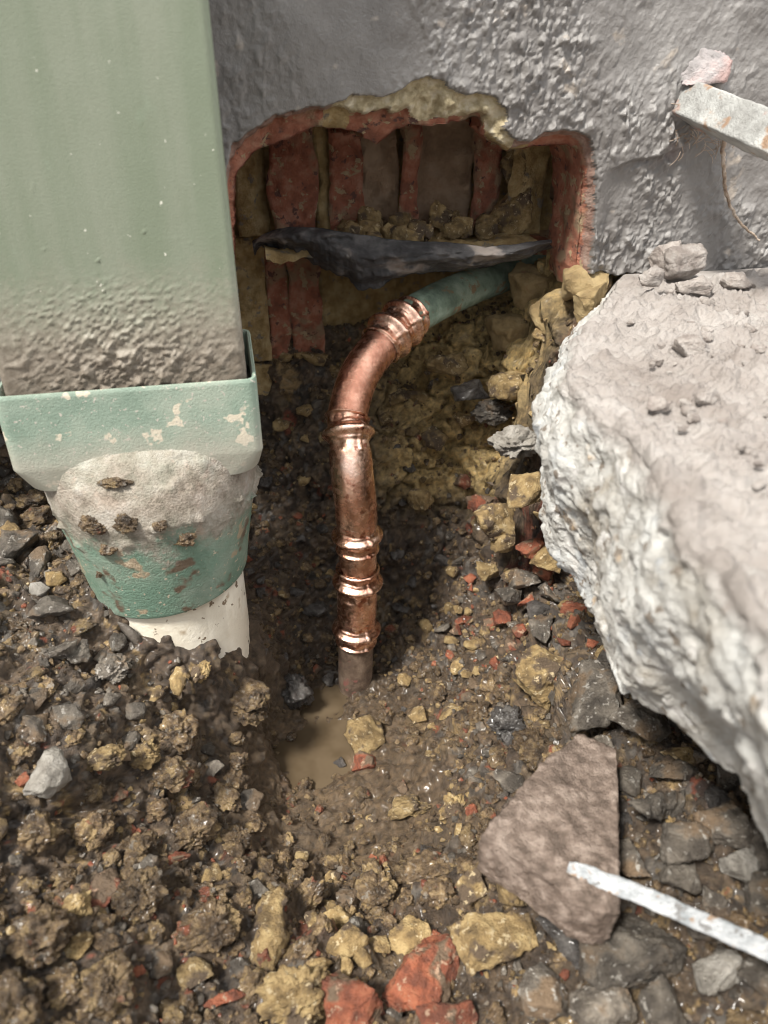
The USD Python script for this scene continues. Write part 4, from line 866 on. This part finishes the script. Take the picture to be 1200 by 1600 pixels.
for k, (px, py, w, h, lab) in enumerate([(1040, 402, 60, 48, "brown rough mortar lump at the wall's foot, left of its paler neighbour on the slab"), (1068, 410, 62, 62, "largest pale mortar lump on the slab against the wall"), (1018, 432, 40, 36, "smallest of the three lumps on the slab against the wall"),
        (1085, 448, 60, 30, "low mortar flake on the slab below the lumps by the wall"), (1150, 440, 50, 28, "mortar flake on the slab beside the wall near the right edge"), (1080, 545, 56, 44, "rounded lump in the middle of the slab's dusty top"), (1105, 620, 46, 26, "elongated lump with a shadow on the slab's dusty top"), (1030, 630, 40, 24, "lump near the slab's broken edge")]):
    free("dusty_lump", S["dust"], px, py, w, h, 0, lab, "mortar lump", 820 + k, "round", pt=on_slab(px, py, .2545 if k > 2 else .262))
q_ = np.random.default_rng(5)
for k in range(46):
    px, py = q_.uniform(985, 1200), q_.uniform(440, 760)
    if px < 985 + (py - 600) * .55 + 40: continue
    w = q_.uniform(10, 26); free("dusty_crumb", S["dust"], px, py, w, w * .7, 0, "small dusty crumb scattered on top of the concrete slab", "crumb", 900 + k, "round", "crumbs on the slab", pt=on_slab(px, py, .2525))
for k in range(60):
    px = q_.uniform(525, 775); w_px = q_.uniform(10, 40) if px < 760 else 40
    dw = q_.uniform(.055, .088); uu = wall_hit(px, 350, dw)[0]; p = wall_pt(uu, dw, 0.); d = .48
    hz_ = .258 + .5 * w_px * d / 1202 * q_.uniform(.6, 1.1); p[2] = hz_
    free("shelf_crumb", S["ochre"], px, 350, w_px, w_px * .9, 0, "ochre mortar crumb lying on the shelf inside the hole above the black strip", "mortar crumb", 1000 + k, "round", "crumbs on the shelf in the hole", pt=p)
for k, (px, py, w, h, lab) in enumerate([(800, 338, 84, 100, "tall ochre mortar block inside the hole left of the right-hand brick"), (806, 262, 52, 62, "broken ochre mortar lump at the top inside the hole"), (626, 350, 46, 36, "ochre lump at the middle of the shelf above the black strip"), (688, 342, 40, 56, "pointed ochre lump on the shelf left of the tall mortar block"), (575, 345, 44, 44, "ochre lump on the shelf above the strip's torn bulge")]):
    uu, zz = wall_hit(px, py, .075); free("mortar_lump", S["ochre"], px, py, w, h, 0, lab, "mortar lump", 1100 + k, "angular" if k in (0, 3) else "round", pt=wall_pt(uu, .075, zz), squash=.55)

for k, (px, py, w, h, d_, lab) in enumerate([(842, 446, 96, 76, .515, "ochre clay lump hiding the far end of the green pipe"), (908, 442, 84, 60, .45, "ochre clay lump under the wall's broken corner beside the slab"), (872, 505, 100, 84, .485, "broad ochre clay lump between the green pipe and the slab"), (925, 470, 60, 70, .44, "ochre clay lump wedged behind the slab's upper left corner"), (800, 520, 110, 70, .53, "wide flat ochre clay lump below the end of the green pipe")]):
    free("clay_lump", S["clay"], px, py, w, h, 0, lab, "clay lump", 1150 + k, "round", pt=at_d(px, py, d_ - .016), squash=.8)
# dry root hanging below the bar, and the tuft of fibres it grows from
mat_root = M("dry_root", [(.3, (.20, .14, .10)), (.5, (.32, .25, .19)), (.7, (.45, .38, .32))], 200, rough=(.8, .95), bump=.0003)
def tube_mesh(p, r, sides=7):
    p = np.asarray(p, float); t = np.gradient(p, axis=0); t /= np.linalg.norm(t, axis=1, keepdims=True); a = np.cross(t, [.3, .9, .1]); a /= np.linalg.norm(a, axis=1, keepdims=True); b = np.cross(t, a); an = np.arange(sides) * 2 * np.pi / sides
    v = p[:, None] + np.broadcast_to(r, (len(p),))[:, None, None] * (np.cos(an)[None, :, None] * a[:, None] + np.sin(an)[None, :, None] * b[:, None]); return v.reshape(-1, 3), quads(len(p), sides, True)
rp = []
for px, py, w in [(1131, 200, -.004), (1130, 240, -.006), (1132, 285, -.005), (1142, 325, -.004), (1160, 352, -.004), (1176, 366, -.003), (1186, 376, -.002)]:
    uu, zz = wall_hit(px, py, w); rp.append(wall_pt(uu, w, zz))
pp, _ = smooth_path(rp, 30); pp = pp + (np.stack([fbm(pp * 300 + k, 3, k) for k in (1, 2, 3)], -1) - .5) * .0025
lone("dry_root", tube_mesh(pp, np.linspace(.0012, .0005, len(pp)) * (1 + .6 * (fbm(pp * 500, 2, 9) - .5))), mat_root, "thin brown root hanging down the wall below the square bar", "root", smooth=True)
tv, tf, o_ = [], [], 0
for k in range(70):
    px, py = q_.normal(1098, 20), q_.normal(205, 16); uu, zz = wall_hit(px, py, -.002); a = wall_pt(uu, -.001, zz); dr = E1 * q_.normal(0, 1) + np.array([0, 0, q_.normal(-.3, .8)]); dr *= q_.uniform(.004, .010) / np.linalg.norm(dr); bow = -E2 * q_.uniform(.001, .004)
    s = np.linspace(0, 1, 6)[:, None]; v, f = tube_mesh(a + dr * s + bow * np.sin(s * 3), .00016, 4); tv.append(v); tf.append(f + o_); o_ += len(v)
lone("root_fibres", (np.vstack(tv), np.vstack(tf)), mat_root, "tangle of fine dry root fibres on the wall under the bar", "roots", kind="stuff")

# dirt stuck on the socket, a dead leaf against the drain pipe
sock = np.array(UsdGeom.Mesh(stage.GetPrimAtPath(D + "/socket")).GetPointsAttr().Get(), float)
for k, (px, py, w, h, lab) in enumerate([(206, 830, 46, 40, "largest brown dirt clump stuck on the front of the green socket"), (128, 818, 40, 34, "dark dirt clump at the left of the socket's shoulder"), (150, 838, 44, 26, "low dirt clump left of the largest one on the socket"), (176, 765, 62, 22, "long dirt streak on top of the dusty shoulder"),
        (166, 870, 34, 22, "small dirt clump below the others on the green socket"), (96, 862, 20, 26, "little dirt clump at the socket's left edge"), (300, 850, 40, 30, "brown dirt clump on the right of the socket"), (262, 828, 30, 18, "flat dirt clump right of the largest one on the socket"), (146, 905, 14, 10, "tiny dirt speck low on the green socket")]):
    a_, b_, d_ = pix(sock); o_ = np.hypot(a_ - px, b_ - py); near_ = np.nonzero(o_ < 14)[0]
    if not len(near_): continue
    p = sock[near_[np.argmin(d_[near_])]]; d = pix(p)[2]
    v, f = stone_shape(1200 + k, (w * d / 2404, .0035, h * d / 2404), 4, "clod"); lone("dirt_clump", (v + p, f), S["clod"], lab, "dirt clump", smooth=True)
mat_leaf = M("dead_leaf", [(.3, (.05, .042, .034)), (.5, (.10, .085, .07)), (.7, (.16, .14, .12))], 120, rough=(.4, .6), bump=.0003)
pv = lambda px, py: (lambda r: np.array([0, 0, CAM_H]) + r * (((AXLE[1] - R1 - .0012) + .25 * abs(px - 250) / 1202 * .1) / r[1]))(ray(px, py))
lp = np.array([pv(184 + 48 * t, 972 + 62 * t - 8 * math.sin(3.1 * t)) for t in np.linspace(0, 1, 24)]); wl_ = .0034 * np.sin(np.pi * np.linspace(0.03, .97, 24)) ** .8; sx_ = np.array([.8, .1, .55])
lv = np.vstack([[p - sx_ * w, p - [0, .0012 * (w / .0034), 0], p + sx_ * w, p + [0, .0004, 0]] for p, w in zip(lp, wl_)]); lone("dead_leaf", (lv, quads(24, 4, True)), mat_leaf, "dark curled dead leaf leaning on the white drain pipe", "leaf", smooth=True)

# ------------------------------------------------------------------ loose rubble over the heap, the slope and the gravel
placed_xy = [tuple(p) for p in placed]
def blocked(x, y, r, loose=.75):
    P = np.array(placed_xy); return bool(((P[:, 0] - x) ** 2 + (P[:, 1] - y) ** 2 < ((P[:, 2] + r) * loose) ** 2).any())
def zone(px, py):
    if px > 720 + max(0, (py - 1150)) * .1 and py > 1060 and px > 880: return "gravel"
    if px > 690 and py < 1060 and py > 690: return "slope"
    if py <= 690: return "back"
    if 400 < px < 730 and 960 < py < 1340: return "mud"
    if px < 330 and py < 1140: return "bank"
    if px <= 400 and py >= 1140: return "heap"
    if py < 960: return "pit"
    return "front"
MIX = dict(gravel=[("grey", .62), ("clod", .1), ("pale", .06), ("dark", .17), ("ochre", .05)], slope=[("ochre", .34), ("grey", .3), ("red", .2), ("clod", .16)], back=[("ochre", .9), ("grey", .1)], mud=[("clod", .7), ("ochre", .16), ("dark", .1), ("red", .04)],
           bank=[("grey", .55), ("clod", .37), ("ochre", .04), ("pale", .04)], heap=[("clod", .76), ("ochre", .06), ("grey", .15), ("red", .03)], pit=[("clod", .6), ("dark", .25), ("ochre", .1), ("red", .05)], front=[("clod", .62), ("ochre", .13), ("grey", .20), ("red", .05)])
WHERE = dict(gravel="in the gravel between the flat brown stone and the slab", slope="on the rubble slope left of the slab", back="on the clay bank below the hole", mud="stuck in the wet mud around the puddle", bank="on the bank round the white drain pipe",
             heap="in the loose heap at the lower left", pit="on the dark floor behind the copper pipe", front="in the muddy rubble along the bottom")
LOOK = dict(grey=("gravel_stone", "dark brownish grey gravel stone", "gravel stone", "gravel stones"), pale=("pale_chip", "pale grey stone chip", "stone chip", "pale chips"), dark=("wet_stone", "wet blackish stone", "stone", "wet black stones"),
            ochre=("mortar_crumb", "small ochre mortar crumb", "mortar crumb", "ochre crumbs"), red=("brick_chip", "small red brick chip", "brick chip", "red brick chips"), clod=("earth_crumb", "lumpy brown soil clod", "clod", "brown clods"))
SIZE = dict(gravel=(.0045, .0125), slope=(.0033, .011), back=(.003, .0085), mud=(.0018, .006), bank=(.0045, .012), heap=(.0042, .0125), pit=(.0025, .008), front=(.0035, .0105))
q_ = np.random.default_rng(11); count = {}; todo = []
cand = np.column_stack([q_.uniform(-.27, .19, 9000), q_.uniform(.125, .545, 9000)])
cand = np.vstack([np.column_stack([q_.uniform(.0, .135, 1500), q_.uniform(.30, .47, 1500)]), cand, np.column_stack([q_.uniform(-.07, .12, 2500), q_.uniform(.36, .53, 2500)])])
small = {k: [] for k in LOOK}
LEV = {"mud": .13, "pit": .8, "back": .5}
cz = ground_z(cand[:, 0], cand[:, 1])
for k, (x, y) in enumerate(cand):
    zz = float(cz[k]); px, py, d = pix((x, y, zz))
    if not (-40 < px < 1240 and 560 < py < 1650): continue
    zn = zone(px, py)
    if q_.random() > LEV.get(zn, 1): continue
    lo, hi = SIZE[zn]; r = lo + (hi - lo) * q_.random() ** 2.0
    if math.hypot(x - AXLE[0], y - AXLE[1]) < R1 + r + .001 or math.hypot(x + .019, y - .371) < .0125 + r: continue
    if pl.distance(Point(x, y)) < r * .5: continue
    if blocked(x, y, r, .80 if zn in ("heap", "gravel", "bank", "front") else 1.0): continue
    mt = q_.choice([m for m, _ in MIX[zn]], p=[w for _, w in MIX[zn]])
    if zn == "mud" and mt == "ochre": r *= .8
    name, look_, cat, grp = LOOK[mt]
    if count.get(name, 0) >= 295: continue
    count[name] = count.get(name, 0) + 1
    big = r * 1202 / d > 24
    v, f = stone_shape(3000 + k, (r * q_.uniform(.95, 1.6), r, r * q_.uniform(.6, .95)), 4 if big else 3, KIND[mt] if q_.random() < .75 or mt in ("clod", "ochre") else "round")
    v = euler(v, q_.uniform(0, 6.28), q_.uniform(0, .5), q_.uniform(0, 6.28))
    v = v + np.array([x, y, ground_at(x, y, r) + r * q_.uniform(.15, .5)])
    placed_xy.append((x, y, r))
    pr = lone(name, (v, f), S[mt], f"{look_} {WHERE[zn]}", cat, f"{grp} {WHERE[zn]}", smooth=True)
    todo.append((pr, px, py, r * 1202 / d, look_, zn))
# each scattered stone is told apart by its size and by what it lies next to
MARKS = [(850, 1056, "the largest flat ochre piece"), (462, 1080, "the dark slag lump by the pipe"), (570, 1150, "the wet ochre stone by the puddle"), (570, 1194, "the red chip by the puddle"), (796, 1132, "the black pitted lump"),
         (926, 1088, "the upright greenish stone under the slab"), (72, 1210, "the pale pointed stone"), (196, 1182, "the yellow mortar pair"), (424, 1440, "the tall ochre slice"), (765, 1468, "the large ochre block at the bottom"), (656, 1515, "the biggest brick fragment"),
         (553, 1566, "the smooth brick fragment at the bottom"), (330, 1455, "the big reddish clod"), (62, 1462, "the large dark clod"), (160, 1392, "the dull red lump"), (170, 1540, "the yellowish clod"), (986, 1482, "the largest rounded stone"), (1122, 1526, "the light grey angular stone"),
         (1032, 1258, "the wedge-shaped dark stone"), (1158, 1350, "the pale blue grey chip"), (876, 1466, "the long dark wet stone"), (860, 1290, "the flat brown paving wedge"), (1050, 1420, "the metal strip"), (898, 956, "the bright red chip at the slab"), (778, 815, "the ochre lump near the slab's point"),
         (858, 868, "the ochre lump against the slab"), (754, 786, "the dark red piece on the slope"), (560, 930, "the lower copper coupling"), (555, 740, "the copper elbow"), (555, 1040, "the foot of the copper pipe"), (250, 1020, "the white drain pipe"), (215, 900, "the green socket"),
         (316, 1050, "the crumbly ochre lump by the drain pipe"), (30, 850, "the dark stone beside the adaptor"), (122, 1020, "the flat grey stone left of the drain"), (60, 1300, "the round clod at the left edge"), (300, 1298, "the knobbly brown clod"), (655, 1118, "the narrow ochre shard"), (460, 1160, "the puddle"),
         (1000, 1128, "the reddish stone under the slab"), (808, 694, "the pale pitted cement lump"), (738, 612, "the bluish slag piece"), (720, 455, "the green pipe"), (736, 1384, "the pale pointed ochre stone"), (690, 1396, "the gritty clod"), (640, 1262, "the muddy ochre lump"), (520, 1440, "the flat ochre flake"), (390, 1100, "the muddy lump by the slag")]
MX = np.array([m[:2] for m in MARKS], float)
def side_of(dx, dy):
    a = math.degrees(math.atan2(-dy, dx)) % 360
    return ["right of", "above right of", "above", "above left of", "left of", "below left of", "below", "below right of"][int((a + 22.5) // 45) % 8]
def text(t, level):
    pr, px, py, rp, look_, zn = t; dd = np.hypot(MX[:, 0] - px, MX[:, 1] - py); o = np.argsort(dd); a = o[0]
    size = "tiny" if rp < 10 else "small" if rp < 16 else "medium" if rp < 24 else "large"
    s_ = f"{size} {look_.replace('small ', '').replace('dark brownish grey', 'dark grey').replace('lumpy brown soil', 'lumpy brown')} {side_of(px - MX[a, 0], py - MX[a, 1])} {MARKS[a][2]}"
    if level: s_ += f", {side_of(px - MX[o[1], 0], py - MX[o[1], 1])} {' '.join(MARKS[o[1]][2].split()[:6])}"
    return " ".join(s_.split()[:16])
from collections import Counter
one = [text(t, 0) for t in todo]; c1 = Counter(one); two = [text(t, 1) if c1[a] > 1 else a for t, a in zip(todo, one)]; c2 = Counter(two)
for t, a in zip(todo, two):
    t[0].SetCustomDataByKey("label", a)
    if c2[a] > 1: t[0].SetCustomDataByKey("group", "alike: " + a)
# crumbs too many to count
def crumbs(name, mat, n, seed, rmin, rmax, label, keep):
    r_ = np.random.default_rng(seed); path = "/World/" + name; pi = UsdGeom.PointInstancer.Define(stage, path); tg_ = []
    for k in range(4):
        v, f = stone_shape(5000 + seed * 10 + k, (1.15, 1, .8), 2, "angular" if k % 2 else "round"); usdkit.mesh(stage, f"{path}/crumb_{k + 1:03d}", (v, f), mat, smooth=True); tg_.append(Sdf.Path(f"{path}/crumb_{k + 1:03d}"))
    pi.CreatePrototypesRel().SetTargets(tg_)
    xy = np.column_stack([r_.uniform(-.28, .195, n), r_.uniform(.122, .55, n)]); zz = ground_z(xy[:, 0], xy[:, 1]); px, py, d = pix(np.column_stack([xy, zz]))
    ok = keep(px, py, r_.random(n)) & (np.hypot(xy[:, 0] - AXLE[0], xy[:, 1] - AXLE[1]) > R1 + .003) & (np.hypot(xy[:, 0] + .019, xy[:, 1] - .371) > .0135)
    xy, zz = xy[ok], zz[ok]; r = rmin + (rmax - rmin) * r_.random(len(xy)) ** 2.2; m = len(xy)
    pi.CreatePositionsAttr(Vt.Vec3fArray.FromNumpy(np.column_stack([xy, zz + r * .2]).astype(np.float32))); pi.CreateScalesAttr(Vt.Vec3fArray.FromNumpy(np.repeat(r[:, None], 3, 1).astype(np.float32)))
    qq = r_.normal(size=(m, 4)); qq /= np.linalg.norm(qq, axis=1, keepdims=True)
    pi.CreateOrientationsAttr(Vt.QuathArray([Gf.Quath(float(a), float(b), float(c), float(e)) for a, b, c, e in qq])); pi.CreateProtoIndicesAttr(Vt.IntArray.FromNumpy(r_.integers(0, 4, m).astype(np.int32)))
    tag(pi.GetPrim(), label, None, kind="stuff")
inmud = lambda px, py: ((px - 510) / 190) ** 2 + ((py - 1190) / 150) ** 2 < 1
crumbs("brown_grit", S["clod"], 9000, 1, .0008, .0026, "fine brown soil grit over the excavated ground", lambda px, py, r: ~inmud(px, py) | (r < .15))
crumbs("grey_grit", S["grey"], 4500, 2, .0008, .0024, "fine grey gravel grit over the excavated ground", lambda px, py, r: (~inmud(px, py) & (py > 720)) & ((px > 700) | (px < 350)))
crumbs("ochre_grit", S["ochre"], 2600, 3, .0008, .0024, "fine ochre mortar grit over the excavated ground", lambda px, py, r: ~inmud(px, py) & (r < np.where(py < 760, 1, .5)))
crumbs("red_grit", S["red"], 1500, 4, .0008, .0022, "fine red brick grit over the rubble", lambda px, py, r: ~inmud(px, py) & (r < np.where((px > 700) & (py < 1060) & (py > 740), 1, .3)))
